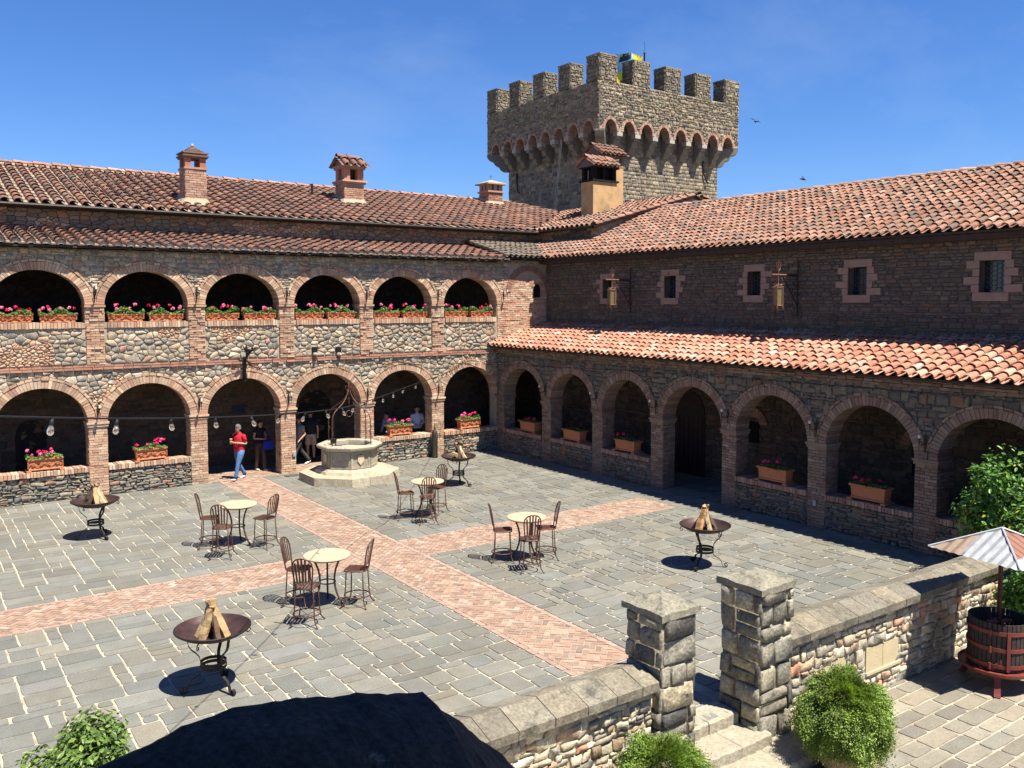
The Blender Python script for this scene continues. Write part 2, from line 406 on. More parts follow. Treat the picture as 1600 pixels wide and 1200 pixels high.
def stones(mb, F, cells, pal, prot=.030, gap=.010, holes=(), rects=(), d0=0., round_=True, top=.84, mi=0, wallbrick=PAL_BRICK):
    """holes: ellipses (uc, zs, a, b, zbase) ; rects (u0,u1,z0,z1)"""
    for poly, kind in cells:
        cu = sum(p[0] for p in poly) / len(poly); cz = sum(p[1] for p in poly) / len(poly)
        bad = False
        for uc, zs, a, b, zb in holes:
            if cz >= zs:
                if ((cu - uc) / a) ** 2 + ((cz - zs) / b) ** 2 < 1: bad = True
            elif cz > zb and abs(cu - uc) < a: bad = True
        for a0, a1, b0, b1 in rects:
            if a0 < cu < a1 and b0 < cz < b1: bad = True
        if bad: continue
        q = []
        for (u, z) in poly:
            for uc, zs, a, b, zb in holes:
                if z >= zs:
                    e = sqrt(((u - uc) / a) ** 2 + ((z - zs) / b) ** 2)
                    if 1e-6 < e < 1: u = uc + (u - uc) / e; z = zs + (z - zs) / e
                elif z > zb and abs(u - uc) < a: u = uc + a * (1 if u > uc else -1)
            for a0, a1, b0, b1 in rects:
                if a0 < u < a1 and b0 < z < b1:
                    dd = [(u - a0, 0), (a1 - u, 1), (z - b0, 2), (b1 - z, 3)]; m = min(dd)[1]
                    if m == 0: u = a0
                    elif m == 1: u = a1
                    elif m == 2: z = b0
                    else: z = b1
            q.append((u, z))
        cu = sum(p[0] for p in q) / len(q); cz = sum(p[1] for p in q) / len(q)
        g = gap / 2
        q2 = []
        for u, z in q:
            r = sqrt((u - cu) ** 2 + (z - cz) ** 2)
            if r < 1e-4: continue
            s = max(.2, 1 - g * 1.5 / r); q2.append((cu + (u - cu) * s, cz + (z - cz) * s))
        if len(q2) < 3: continue
        if round_:
            q3 = []
            for i in range(len(q2)):
                a, b = q2[i], q2[(i + 1) % len(q2)]
                k0, k1 = rr(.02, .13), rr(.02, .13); q3.append((a[0] * (1 - k0) + b[0] * k0, a[1] * (1 - k0) + b[1] * k0)); q3.append((a[0] * k1 + b[0] * (1 - k1), a[1] * k1 + b[1] * (1 - k1)))
            q2 = q3
        n = len(q2); tx, tz = rr(-.10, .10), rr(-.12, .06); pr = prot * rr(.55, 1.25)
        ix = [p[0] for p in q2]; iz = [p[1] for p in q2]
        if (max(ix) - min(ix)) < .035 or (max(iz) - min(iz)) < .02: continue
        col = pick(wallbrick) if kind == 2 else pick(pal)
        L0 = [F(u, d0 + .015, z) for u, z in q2]
        L1 = [F(cu + (u - cu) * .97, d0 - pr * .65 + rr(-.2, .2) * pr, cz + (z - cz) * .96) for u, z in q2]
        L2 = [F(cu + (u - cu) * top, d0 - pr - (u - cu) * tx - (z - cz) * tz, cz + (z - cz) * top) for u, z in q2]
        fs = [(i, (i + 1) % n, n + (i + 1) % n, n + i) for i in range(n)] + [(n + i, n + (i + 1) % n, 2 * n + (i + 1) % n, 2 * n + i) for i in range(n)]
        fs.append(tuple(2 * n + i for i in range(n)))
        mb.add(L0 + L1 + L2, fs, col, mi)

def bricks(mb, F, u0, u1, z0, z1, bw=.235, bh=.062, g=.012, d=0., prot=.02, pal=PAL_BRICK, mi=0, skip=None, rowlock=False):
    z = z0 + g / 2; row = 0
    hh = bh + g
    nrow = max(1, round((z1 - z0) / hh)); hh = (z1 - z0) / nrow
    for row in range(nrow):
        z = z0 + row * hh
        u = u0 - (bw / 2 if row % 2 else 0) + rr(-.02, .02)
        while u < u1 - .02:
            w = bw * rr(.9, 1.1)
            a, b = max(u, u0), min(u + w - g, u1)
            if u1 - b < .05: b = u1
            if b - a > .03 and not (skip and skip((a + b) / 2, z + hh / 2)):
                fbox(mb, F, a, b, d - prot * rr(.5, 1.3), d + .01, z + g / 2 + rr(-.003, .003), z + hh - g / 2 + rr(-.003, .003), pick(pal), mi)
            u += w

def vouss(mb, F, uc, zs, a, rise, w, n, d0, d1, pal=PAL_BRICK, mi=0, g=.10, a0=0., a1=pi):
    for k in range(n):
        t0 = a0 + (a1 - a0) * (k + g / 2) / n; t1 = a0 + (a1 - a0) * (k + 1 - g / 2) / n
        dd = d0 + rr(-.008, .008); ww = w + rr(-.012, .012)
        p = []
        for t in (t0, t1):
            p.append((uc + a * cos(t), zs + rise * sin(t))); p.append((uc + (a + ww) * cos(t), zs + (rise + ww) * sin(t)))
        v = [F(p[0][0], dd, p[0][1]), F(p[1][0], dd, p[1][1]), F(p[3][0], dd, p[3][1]), F(p[2][0], dd, p[2][1]),
             F(p[0][0], d1, p[0][1]), F(p[1][0], d1, p[1][1]), F(p[3][0], d1, p[3][1]), F(p[2][0], d1, p[2][1])]
        mb.add(v, [(0, 1, 2, 3), (0, 4, 5, 1), (1, 5, 6, 2), (2, 6, 7, 3), (3, 7, 4, 0)], pick(pal), mi)

def brick_pillar(name, F, u0, u1, z0, z1, t, parent, pal=PAL_BRICK, cap=None, proud=.0):
    mb = MB()
    fbox(mb, F, u0, u1, -proud + .002, t + .002, z0, z1, mi=1, back=True)
    bricks(mb, F, u0 - .004, u1 + .004, z0, z1, d=-proud, pal=pal)
    bricks(mb, F.right(u1 + .003), -proud, t, z0, z1, pal=pal, prot=.012)
    bricks(mb, F.left(u0 - .003, t), 0, t + proud, z0, z1, pal=pal, prot=.012)
    if cap:
        fbox(mb, F, u0 - .035, u1 + .035, -proud - .05, t + .03, z1 - .075, z1 - .005, pick(pal), back=True)
        fbox(mb, F, u0 - .055, u1 + .055, -proud - .075, t + .045, z1 + .002, z1 + .055, pick(pal), back=True)
    return mb.build(name, [M_brick, M_mortar], parent)

# ---------------------------------------------------------------- roof tiles
PAL_TILE_L = [(3, (.27, .135, .095)), (3, (.235, .125, .092)), (1.6, (.19, .115, .09)), (1.2, (.33, .165, .105)), (.6, (.29, .19, .135))]
PAL_TILE_R = [(3, (.46, .235, .155)), (3, (.49, .275, .19)), (2.4, (.38, .185, .12)), (2, (.34, .215, .155)), (.4, (.52, .36, .27)), (1., (.25, .175, .135))]
PAL_TILE_B = [(3, (.60, .27, .17)), (3, (.64, .335, .225)), (1.2, (.67, .43, .31)), (2, (.54, .225, .145)), (.4, (.60, .50, .41))]
PAL_TILE_G = [(3, (.30, .24, .18)), (2, (.24, .20, .155)), (1, (.34, .22, .15))]
PAL_TILE_L, PAL_TILE_R, PAL_TILE_B, PAL_TILE_G = SCP(PAL_TILE_L, .84), SCP(PAL_TILE_R, .66), SCP(PAL_TILE_B, .74), SCP(PAL_TILE_G, .75)
def tile_arc(mb, O, U, S, N, u, s0, s1, n0, n1, w0, w1, h0, h1, col, k=6, th=.018, lip=True):
    lo = []; hi = []; li = []
    for i in range(k + 1):
        a = pi * i / k
        lo.append(O + U * (u - w0 * cos(a)) + S * s0 + N * (n0 + h0 * sin(a)))
        hi.append(O + U * (u - w1 * cos(a)) + S * s1 + N * (n1 + h1 * sin(a)))
        li.append(O + U * (u - (w0 - th) * cos(a)) + S * (s0 + .004) + N * (n0 + max(0, h0 - th) * sin(a)))
    m = k + 1
    mb.add(lo + hi, [(i, i + 1, m + i + 1, m + i) for i in range(k)], col)
    if lip:
        mb.add(li + lo, [(i, i + 1, m + i + 1, m + i) for i in range(k)], tuple(c * .9 for c in col))
def tile_roof(mb, O, U, S, w, l, pitch, expo, pal, keep=None, pan='c', panpal=None, h=.30, plug=None, deck=True, jitter=1.):
    O = Vector(O); U = Vector(U).normalized(); S = Vector(S).normalized(); N = U.cross(S).normalized()
    nc = int(round(w / pitch)); pitch = w / nc; nr = int(ceil(l / expo))
    panpal = panpal or pal
    for i in range(nc + 1):
        for j in range(nr):
            s0 = j * expo - .02; s1 = min((j + 1) * expo + .05, l)
            if keep and not keep(i * pitch, (s0 + s1) / 2): continue
            u = i * pitch
            if i <= nc:   # pan
                if pan == 'c':
                    cc = pick(panpal); q0 = []; q1 = []
                    for m in range(5):
                        a = pi * m / 4
                        q0.append(O + U * (u - pitch * .33 * cos(a)) + S * s0 + N * (.055 - pitch * .16 * sin(a)))
                        q1.append(O + U * (u - pitch * .30 * cos(a)) + S * s1 + N * (.035 - pitch * .16 * sin(a)))
                    mb.add(q0 + q1, [(m, m + 1, 6 + m, 5 + m) for m in range(4)], cc)
                else:
                    cc = pick(panpal); a = pitch * .36
                    v = [O + U * (u - a) + S * s0 + N * .042, O + U * (u + a) + S * s0 + N * .042, O + U * (u + a) + S * s1 + N * .015, O + U * (u - a) + S * s1 + N * .015,
                         O + U * (u - a) + S * s0 + N * .005, O + U * (u + a) + S * s0 + N * .005]
                    mb.add(v, [(0, 1, 2, 3), (4, 5, 1, 0)], cc)
        if i == nc: break
        for j in range(nr):
            u = (i + .5) * pitch
            s0 = j * expo - .04 + (rr(-.02, .02) if R.random() > .04 else rr(-.09, .0)) * jitter; s1 = min((j + 1) * expo + .05, l + .02)
            if keep and not keep(u, (s0 + s1) / 2): continue
            lift = .045 if j else .03
            col = pick(pal); du = rr(-.012, .012) * jitter
            sag = .022 * noise.noise(Vector((O.x + u * .7, O.y + j * expo * .7, 3.3)))
            tile_arc(mb, O + N * sag, U, S, N, u + du, s0, s1, lift + .025 + rr(-.004, .010), .012 + .02, pitch * .36, pitch * .30, pitch * h, pitch * h * .85, col)
            if j == 0 and plug is not None:
                a = pitch * .32; vs = [O + U * (u - a * cos(pi * m / 6)) + S * (s0 + .03) + N * (.03 + pitch * h * .92 * sin(pi * m / 6)) for m in range(7)]
                mb.add(vs, [tuple(range(7))], jit(plug, .2))
    if deck:
        pass
def ridge_tiles(mb, P0, P1, pal, r=.14, ln=.42, mort=(.42, .31, .2), h=.11):
    P0 = Vector(P0); P1 = Vector(P1); S = (P1 - P0).normalized(); U = S.cross(Vector((0, 0, 1))).normalized(); N = U.cross(S)
    L = (P1 - P0).length; n = int(L / ln)
    for i in range(n):
        tile_arc(mb, P0, U, S, N, rr(-.01, .01), i * ln - .04, (i + 1) * ln + .02, .05, .02, r, r * .85, h, h * .8, pick(pal))
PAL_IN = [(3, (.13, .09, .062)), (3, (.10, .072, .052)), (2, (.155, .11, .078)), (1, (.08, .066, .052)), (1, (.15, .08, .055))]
# ================================================================ ground
def setting(name, mb, mats, smooth=False, label=None):
    o = mb.build(name, mats, smooth=smooth); o['kind'] = 'structure'; return o
mb = MB(); mb.add([(-600, -600, -.62), (600, -600, -.62), (600, 600, -.62), (-600, 600, -.62)], [(0, 1, 2, 3)])
setting('ground', mb, mat('dry_earth', (.22, .18, .12), rough=1, var=.3, vs=.3))
mb = MB(); mb.box(-30, 0.02, -19.12, .02, -.61, -.012)
mb.box(-30, 2.6, -0.0 + .03, 2.7, -.61, -.014); mb.box(.03, 2.5, -27, .028, -.61, -.016)
setting('court_bed', mb, M_grout)

SL_PAL = [(4, (.228, .222, .187)), (3, (.245, .238, .20)), (2, (.212, .210, .182)), (1., (.258, .24, .19)), (.7, (.198, .192, .168)), (.6, (.224, .224, .205))]
SL_PAL = SCP(SL_PAL, .80)
def slab(mb, x0, x1, y0, y1, z, col, g=.014, j=.011, h=.006):
    x0 += g; x1 -= g; y0 += g; y1 -= g
    cs = [(x0, y0), ((x0 + x1) / 2, y0), (x1, y0), (x1, (y0 + y1) / 2), (x1, y1), ((x0 + x1) / 2, y1), (x0, y1), (x0, (y0 + y1) / 2)]
    cs = [(a + rr(-j, j), b + rr(-j, j)) for a, b in cs]
    c8 = .022
    out = []
    for i, (a, b) in enumerate(cs):
        if i % 2 == 0:
            p, q = cs[i - 1], cs[(i + 1) % 8]
            for o in (p, q):
                L = sqrt((o[0] - a) ** 2 + (o[1] - b) ** 2); k = min(.4, c8 / L); out.append((a + (o[0] - a) * k, b + (o[1] - b) * k))
        else: out.append((a, b))
    n = len(out); mx, my = (x0 + x1) / 2, (y0 + y1) / 2; tx, ty = rr(-.004, .004), rr(-.004, .004)
    lo = [(a, b, z - .014) for a, b in out]; hi = [(mx + (a - mx) * .985, my + (b - my) * .985, z + h * .3 + (a - mx) * tx + (b - my) * ty) for a, b in out]
    mb.add(lo + hi, [(i, (i + 1) % n, n + (i + 1) % n, n + i) for i in range(n)] + [tuple(n + i for i in range(n))], col)

def ashlar(mb, x0, x1, y0, y1, z, unit, skip, pal, shapes, g=.014):
    nx = int(round((x1 - x0) / unit)); ny = int(round((y1 - y0) / unit)); ux = (x1 - x0) / nx; uy = (y1 - y0) / ny
    occ = [[False] * ny for _ in range(nx)]
    # strips of random width keep running joints like the real floor
    for b in range(ny):
        for a in range(nx):
            if occ[a][b]: continue
            w, h = R.choice(shapes)
            while w > 1 and (a + w > nx or any(occ[a + k][b] for k in range(w))): w -= 1
            if b + h > ny: h = ny - b
            for k in range(w):
                for m in range(h): occ[a + k][b + m] = True
            X0, X1, Y0, Y1 = x0 + a * ux, x0 + (a + w) * ux, y0 + b * uy, y0 + (b + h) * uy
            if skip and skip((X0 + X1) / 2, (Y0 + Y1) / 2): continue
            slab(mb, X0, X1, Y0, Y1, z, pick(pal), g)
# court slabs in four quarters round the brick paths (x -10.45..-9.1, y -10.62..-9.2)
SX0, SX1, SY0, SY1 = -10.46, -9.10, -10.62, -9.18
mb = MB(); shapes = [(2, 1), (3, 2), (2, 2), (3, 1), (4, 2), (2, 1), (3, 2), (4, 1), (1, 2), (2, 3), (3, 2)]
ashlar(mb, SX1, .0, -19.1, SY0, 0, .205, None, SL_PAL, shapes); ashlar(mb, SX1, .0, SY1, 0, 0, .205, None, SL_PAL, shapes)
ashlar(mb, -22, SX0, -19.1, SY0, 0, .205, None, SL_PAL, shapes); ashlar(mb, -22, SX0, SY1, 0, 0, .205, None, SL_PAL, shapes)
ashlar(mb, -10.45, -9.3, -19.46, -17.32, 0, .205, None, SL_PAL, shapes)
setting('courtyard_paving', mb, M_slate)
mb = MB(); ashlar(mb, -22, 0, 0.03, 2.6, 0, .3, None, SL_PAL, shapes); ashlar(mb, 0.03, 2.35, -24, 0, 0, .3, None, SL_PAL, shapes)
setting('arcade_floor', mb, M_slate)

# herringbone brick paths
PAL_PATH = [(3, (.42, .275, .205)), (3, (.46, .315, .24)), (2, (.38, .235, .175)), (.8, (.50, .37, .29)), (.8, (.32, .215, .17)), (.8, (.44, .265, .185))]
PAL_PATH = [(w, (a * .80, b * .82, c * .80)) for w, (a, b, c) in PAL_PATH]
def herring(mb, x0, x1, y0, y1, z, b=.10):
    brd = .11
    # borders
    long_y = (y1 - y0) > (x1 - x0)
    if long_y:
        y = y0
        while y < y1:
            L = min(.24 * rr(.9, 1.15), y1 - y)
            for (a0, a1) in ((x0, x0 + brd), (x1 - brd, x1)): slab(mb, a0, a1, y, y + L, z, jit((.37, .25, .195), .14), .006, .003, .01)
            y += L
        ix0, ix1, iy0, iy1 = x0 + brd, x1 - brd, y0, y1
    else:
        x = x0
        while x < x1:
            L = min(.24 * rr(.9, 1.15), x1 - x)
            for (a0, a1) in ((y0, y0 + brd), (y1 - brd, y1)): slab(mb, x, x + L, a0, a1, z, jit((.37, .25, .195), .14), .006, .003, .01)
            x += L
        ix0, ix1, iy0, iy1 = x0, x1, y0 + brd, y1 - brd
    s = sqrt(.5); n = int(max(x1 - x0, y1 - y0) / b * 1.0) + 6
    cx, cy = (x0 + x1) / 2, (y0 + y1) / 2
    for i in range(-n, n):
        for j in range(-n, n):
            m = (i - j) % 4
            if m == 0: a = (i, j, i + 2, j + 1)
            elif m == 3: a = (i, j, i + 1, j + 2)
            else: continue
            mx, my = (a[0] + a[2]) / 2 * b, (a[1] + a[3]) / 2 * b
            wx, wy = cx + s * (mx - my), cy + s * (mx + my)
            if not (ix0 - .15 < wx < ix1 + .15 and iy0 - .15 < wy < iy1 + .15): continue
            g = .006; p = [(a[0] * b + g, a[1] * b + g), (a[2] * b - g, a[1] * b + g), (a[2] * b - g, a[3] * b - g), (a[0] * b + g, a[3] * b - g)]
            q = [(cx + s * (u - v), cy + s * (u + v)) for u, v in p]
            for (px, py, nx, ny) in ((ix0, 0, -1, 0), (ix1, 0, 1, 0), (0, iy0, 0, -1), (0, iy1, 0, 1)):
                q = clip_half(q, px, py, nx, ny)
                if len(q) < 3: break
            if len(q) < 3: continue
            zz = z + rr(-.002, .006); k = len(q)
            mb.add([(u, v, z - .014) for u, v in q] + [(u, v, zz) for u, v in q], [(e, (e + 1) % k, k + (e + 1) % k, k + e) for e in range(k)] + [tuple(k + e for e in range(k))], pick(PAL_PATH))
mb = MB(); herring(mb, SX0, SX1, -17.3, -.02, 0); herring(mb, -22, SX0, SY0, SY1, 0); herring(mb, SX1, -1.3, SY0, SY1, 0)
herring(mb, -10.7, -5.8, .0, 1.3, .004)
setting('brick_path', mb, M_brick)
mb = MB(); ashlar(mb, -1.3, 0, SY0, SY1, 0, .2, None, SL_PAL, shapes)
setting('paving_strip', mb, M_slate)

# lower terrace
TP = SCP([(3, (.27, .24, .185)), (3, (.24, .218, .172)), (2, (.30, .265, .20)), (1, (.21, .19, .157))], .92)
mb = MB(); mb.box(-30, 12, -34, -19.13, -.615, -.492); setting('terrace_bed', mb, M_grout)
mb = MB(); x = -8.0
y = -19.2
while y > -24.5:
    h = .27 * rr(.9, 1.15); x = -9. - rr(0, .5)
    while x < 4:
        w = rr(.38, .75); slab(mb, x, x + w, y - h, y, -.48, pick(TP), .016, .012); x += w
    y -= h
setting('terrace_paving', mb, M_slate)

# ================================================================ gallery building (left / back)
G = thing('gallery_building', 'two storey brown stone gallery with six brick arches on each floor behind the courtyard', 'building', (-8, 0, 0), world=True)
T = .48
LC = [-1.17 - 2.82 * i for i in range(8)]       # arch centres
LC = [-1.175, -3.99, -6.79, -9.61, -12.44, -15.27, -18.09]
A = 1.17
low = [(c, A, 2.13, 1.07, 0.) for c in LC]; upp = [(c, A, 5.50, .98, 4.86) for c in LC]
mb = MB(); arch_wall(mb, FB, -21, 0., 0, 3.75, low, T); G_wall = mb.build('lower_wall', M_mortar, G)
mb = MB(); arch_wall(mb, FB, -21, 0., 3.75, 7.06, upp, T); fquad(mb, FB, 0., 2.35, 3.75, 7.15); mb.build('upper_wall', M_mortar, G)
ringh = lambda L, w: [(c, zs, a + w, r + w, zb) for c, a, zs, r, zb in L]
mb = MB()
stones(mb, FB, vor_cells(-20.9, .0, 2.1, 3.64, .185, .12, seed=1., drop=.28, jx=.5), PAL_RUBBLE, holes=ringh(low, .24), prot=.036)
mb.build('lower_stonework', M_stone, G, smooth=True)
pil = [(-.0 - .001 - 2.82 * k) for k in range(0)]
PC = [-2.585, -5.39, -8.2, -11.025, -13.855, -16.68, -19.5]
mb = MB()
stones(mb, FB, vor_cells(-20.9, -.05, 3.80, 4.80, .195, .12, seed=4., drop=.28, jx=.5), PAL_RUBBLE, prot=.038, rects=[(c - .24, c + .24, 3.7, 4.9) for c in PC])
mb.build('parapet_stonework', M_stone, G, smooth=True)
mb = MB()
stones(mb, FB, rubble_cells(-20.9, .35, 5.5, 7.05, .22, .11), PAL_RUBBLE, prot=.04, holes=ringh(upp, .24))
mb.build('upper_stonework', M_stone, G, smooth=True)
# arch rings
for nm, L in (('lower', low), ('upper', upp)):
    for c, a, zs, r, zb in L[:7]:
        mb = MB(); vouss(mb, FB, c, zs, a - .012, r - .012, .215, 44, -.05, T + .02)
        vouss(mb, FB, c, zs, a + .215, r + .215, .062, 22, -.065, .02, PAL_BRICK)
        mb.build('brick_arch', M_brick, G)
def band(nm, z, d, par, u0=-20.9, u1=.0, F=FB, pal=PAL_BRICK_D, two=True):
    mb = MB(); bricks(mb, F, u0, u1, z, z + .065, bw=.26, prot=d, pal=pal)
    if two: bricks(mb, F, u0, u1, z + .072, z + .137, bw=.26, prot=d * .55, pal=pal)
    return mb.build(nm, M_brick, par)
band('string_course', 3.645, .085, G, pal=[(2, (.44, .22, .15)), (1, (.36, .19, .13))])
# pillars, pilasters and sills
for i, c in enumerate(PC):
    brick_pillar('pillar', FB, c - .24, c + .24, 0, 2.08, T, G, cap=True)
    mb = MB(); bricks(mb, FB, c - .24, c + .24, 3.79, 5.47, prot=.055); 
    fbox(mb, FB, c - .275, c + .275, -.085, T, 5.43, 5.49, pick(PAL_BRICK)); 
    bricks(mb, FB.right(c + .245), -.03, T, 4.86, 5.43, prot=.012); bricks(mb, FB.left(c - .245, T), 0, T + .03, 4.86, 5.43, prot=.012)
    mb.build('pilaster', M_brick, G)
def rowlock(mb, F, u0, u1, z0, z1, d0, d1, pal=PAL_BRICK, w=.085):
    u = u0
    while u < u1 - .03:
        b = min(u + w * rr(.85, 1.15), u1); fbox(mb, F, u + .006, b - .006, d0 + rr(-.012, .012), d1, z0 + rr(-.012, .004), z1 + rr(-.01, .01), pick(pal), back=True); u = b
for k, c in enumerate(LC[:7]):
    mb = MB(); fbox(mb, FB, c - A, c + A, -.02, .40, 4.84, 4.985, mi=1); rowlock(mb, FB, c - A + .075, c + A - .075, 4.84, 5.0, -.075, .40); mb.build('brick_sill', [M_brick, M_mortar], G)
PAL_LOW = [(3, (.28, .245, .19)), (3, (.22, .20, .165)), (2, (.31, .27, .20)), (1, (.36, .2, .13)), (1, (.15, .145, .13))]
def low_wall(F, c, par, pal, bpal, seed, a=A, bmat=None):
    mb = MB(); fbox(mb, F, c - a, c + a, .02, .40, 0, .735, mi=1)
    stones(mb, F, rubble_cells(c - a, c + a, 0, .715, .24, .085, j=.22), pal, prot=.05, d0=.02)
    o = mb.build('low_wall', [M_stone, bmat or M_mortar_d], par, smooth=True)
    mb = MB(); rowlock(mb, F, c - a + .01, c + a - .01, .735, .865, -.07, .42, bpal); mb.build('brick_sill', M_brick, par)
for k in (0, 1, 4, 5, 6): low_wall(FB, LC[k], G, PAL_LOW, PAL_BRICK, k * 3.3)
# corner pier: brick face with slit window under a blind arch
mb = MB(); W = (1.70, 2.02, 5.74, 6.12)
bricks(mb, FB, .02, 2.35, 3.75, 6.45, prot=.03, skip=lambda u, z: (W[0] < u < W[1] and W[2] < z < W[3]), pal=[(3, (.56, .34, .22)), (2, (.60, .42, .29)), (1, (.45, .23, .15)), (1, (.66, .5, .36))])
vouss(mb, FB, 1.45, 5.95, .82, .80, .2, 26, -.055, .01, PAL_BRICK_D, a0=0, a1=pi)
mb.build('brick_pier', M_brick, G)
mb = MB(); stones(mb, FB, vor_cells(0.3, 2.35, 6.4, 7.12, .22, .13, seed=2.), PAL_RUBBLE, prot=.035, rects=[(.6, 2.3, 6.3, 6.98)]); mb.build('pier_stonework', M_stone, G, smooth=True)
mb = MB(); pts = [(W[0], W[2]), (W[1], W[2]), (W[1], 6.1), (1.98, 6.2), (1.86, 6.26), (1.74, 6.2), (W[0], 6.1)]
mb.add([FB(u, -.036, z) for u, z in pts], [tuple(range(7))]); o = mb.build('slit_window', M_black, G)  # flat black sheet stands for the dark of the opening
# interior
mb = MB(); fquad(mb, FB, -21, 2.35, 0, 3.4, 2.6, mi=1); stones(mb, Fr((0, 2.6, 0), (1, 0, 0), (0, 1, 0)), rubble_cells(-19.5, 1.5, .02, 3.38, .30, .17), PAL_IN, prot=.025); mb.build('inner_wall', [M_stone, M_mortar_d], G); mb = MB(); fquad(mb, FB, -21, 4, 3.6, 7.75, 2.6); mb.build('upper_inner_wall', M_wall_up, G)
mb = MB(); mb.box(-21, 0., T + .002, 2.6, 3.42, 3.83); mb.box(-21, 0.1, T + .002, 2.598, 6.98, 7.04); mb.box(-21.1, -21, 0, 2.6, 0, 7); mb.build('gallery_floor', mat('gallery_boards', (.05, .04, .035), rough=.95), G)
DOORM = mat('dark_door', (.012, .009, .008), rough=.7)
def pointed(mb, F, c, w, z0, zs, z1, d, d2):
    pts = [(c - w, z0), (c + w, z0), (c + w, zs)] + [(c + w * cos(t), zs + (z1 - zs) * sin(t) ** .9) for t in (.4, .8, 1.2, pi / 2, pi - 1.2, pi - .8, pi - .4)] + [(c - w, zs)]
    mb.add([F(u, d, z) for u, z in pts] + [F(u, d2, z) for u, z in pts], [tuple(range(len(pts)))[::1]] + [(i, (i + 1) % len(pts), len(pts) + (i + 1) % len(pts), len(pts) + i) for i in range(len(pts))])
mb = MB(); pointed(mb, FB, -15.27, .42, 0, 1.5, 2.02, 2.57, 2.6); mb.build('arched_doorway', DOORM, G)
mb = MB(); pointed(mb, FB, -6.2, .62, 0, 1.7, 2.4, 2.57, 2.6); mb.build('arched_doorway', DOORM, G)
mb = MB(); fbox(mb, FB, -9.2, -8.75, 2.55, 2.6, 1.75, 2.05); 
o = mb.build('notice_sign', mat('navy_sign', (.015, .03, .06), rough=.5, var=.1), None, origin=(-8.97, 2.57, 1.9)); tag(o, 'small dark blue notice sign on the wall behind the woman', 'sign')

# roofs of the gallery
def roofplane(mb, pts, mi=0, th=.06):
    vs = [Vector(p) for p in pts]; n = len(vs); lo = [v - Vector((0, 0, th)) for v in vs]
    mb.add(vs + lo, [tuple(range(n)), tuple(range(n, 2 * n))[::-1]] + [(i, (i + 1) % n, n + (i + 1) % n, n + i) for i in range(n)], (1, 1, 1), mi)
def slope(sx, sy, s):  # upslope unit vector
    v = Vector((sx, sy, s)); return v.normalized()
s1 = .185; L1 = (2.6 + .38) * sqrt(1 + s1 * s1)
r1 = MB(); tile_roof(r1, (-21, -.38, 7.14), (1, 0, 0), (0, 1, s1), 21.2, L1, .36, .50, PAL_TILE_L, panpal=[(1, (.30, .235, .175)), (1, (.26, .2, .155))], pan='f', h=.36, plug=(.42, .36, .28), keep=lambda u, s: True)
o1 = r1.build('lower_roof', M_tile, G, smooth=False)
mb = MB(); roofplane(mb, [(-21, -.36, 7.13), (.25, -.36, 7.13), (.25, 2.6, 7.13 + s1 * 2.96), (-21, 2.6, 7.13 + s1 * 2.96)]); mb.build('roof_deck', M_timber, o1 and G)
# upper wall stones and main roof
mb = MB()
FU = Fr((0, 2.6, 0), (1, 0, 0), (0, 1, 0))
stones(mb, FU, vor_cells(-20.9, 4.0, 7.72, 8.5, .27, .13, bricks=.25, seed=20.), [(3, (.26, .19, .13)), (2, (.30, .23, .16)), (2, (.2, .17, .13)), (1, (.36, .2, .13))], prot=.035)
fbox(mb, FU, -21, 4.0, -.06, .0, 7.55, 7.72, (.13, .13, .14)); fquad(mb, FU, -21, 4., 7.5, 8.6, .004, (.1, .08, .06))
mb.build('clerestory_stonework', M_stone, G, smooth=False)
sM = .30; EY, EZ = 2.2, 8.46
def mz(y): return EZ + sM * (y - EY)
RY = 8.9
SV = slope(0, 1, sM); LM = (RY - EY) * sqrt(1 + sM * sM)
def keepM(u, s):
    x = -21 + u; y = EY + s / sqrt(1 + sM * sM)
    z = mz(y)
    zb = 8.5 + .275 * (x - 3.65)           # corner block roof
    if x > 3.6 and zb > z - .02: return False
    if x > 6.6 and (x - 6.6) > (RY - y) * 1.1: return False
    return x < 9.4
mbt = MB(); tile_roof(mbt, (-21, EY, EZ), (1, 0, 0), SV, 31, LM - .25, .36, .50, PAL_TILE_L, pan='f', panpal=[(2, (.33, .25, .18)), (1, (.27, .21, .16))], h=.33, keep=keepM)
main_roof = mbt.build('main_roof', M_tile, G)
mb = MB(); ridge_tiles(mb, (-21, RY - .02, mz(RY) + .03), (7.2, RY - .02, mz(RY) + .03), [(2, (.40, .19, .13)), (1, (.30, .16, .12)), (1, (.46, .27, .19))], r=.17, ln=.62, h=.10)
mb.build('ridge_tiles', M_tile, G)
mb = MB(); mb.box(-21, 7.2, RY - .42, RY + .1, mz(RY) - .16, mz(RY) - .03); 
vs = [(-21, RY - .50, mz(RY - .5) + .06), (7.2, RY - .50, mz(RY - .5) + .06), (7.2, RY - .08, mz(RY) + .07), (-21, RY - .08, mz(RY) + .07)]
mb.add(vs, [(0, 1, 2, 3)]); mb.build('ridge_mortar', mat('ridge_mortar', (.40, .28, .17), rough=.95, var=.25, vs=5, bump=.5), G)
mb = MB(); roofplane(mb, [(-21, EY, EZ - .01), (3.6, EY, EZ - .01), (8.9, RY, mz(RY) - .01), (-21, RY, mz(RY) - .01)]); 
roofplane(mb, [(-21, RY, mz(RY) - .02), (7.2, RY, mz(RY) - .02), (7.2, 15, 8.4), (-21, 15, 8.4)]); mb.build('roof_deck', M_timber, G)
mb = MB(); mb.tube([(-21, EY - .07, EZ - .03), (3.55, EY - .07, EZ - .03)], .055, 8); mb.box(-21, 3.6, EY, 2.62, EZ - .10, EZ - .05); mb.build('gutter', M_iron, G)
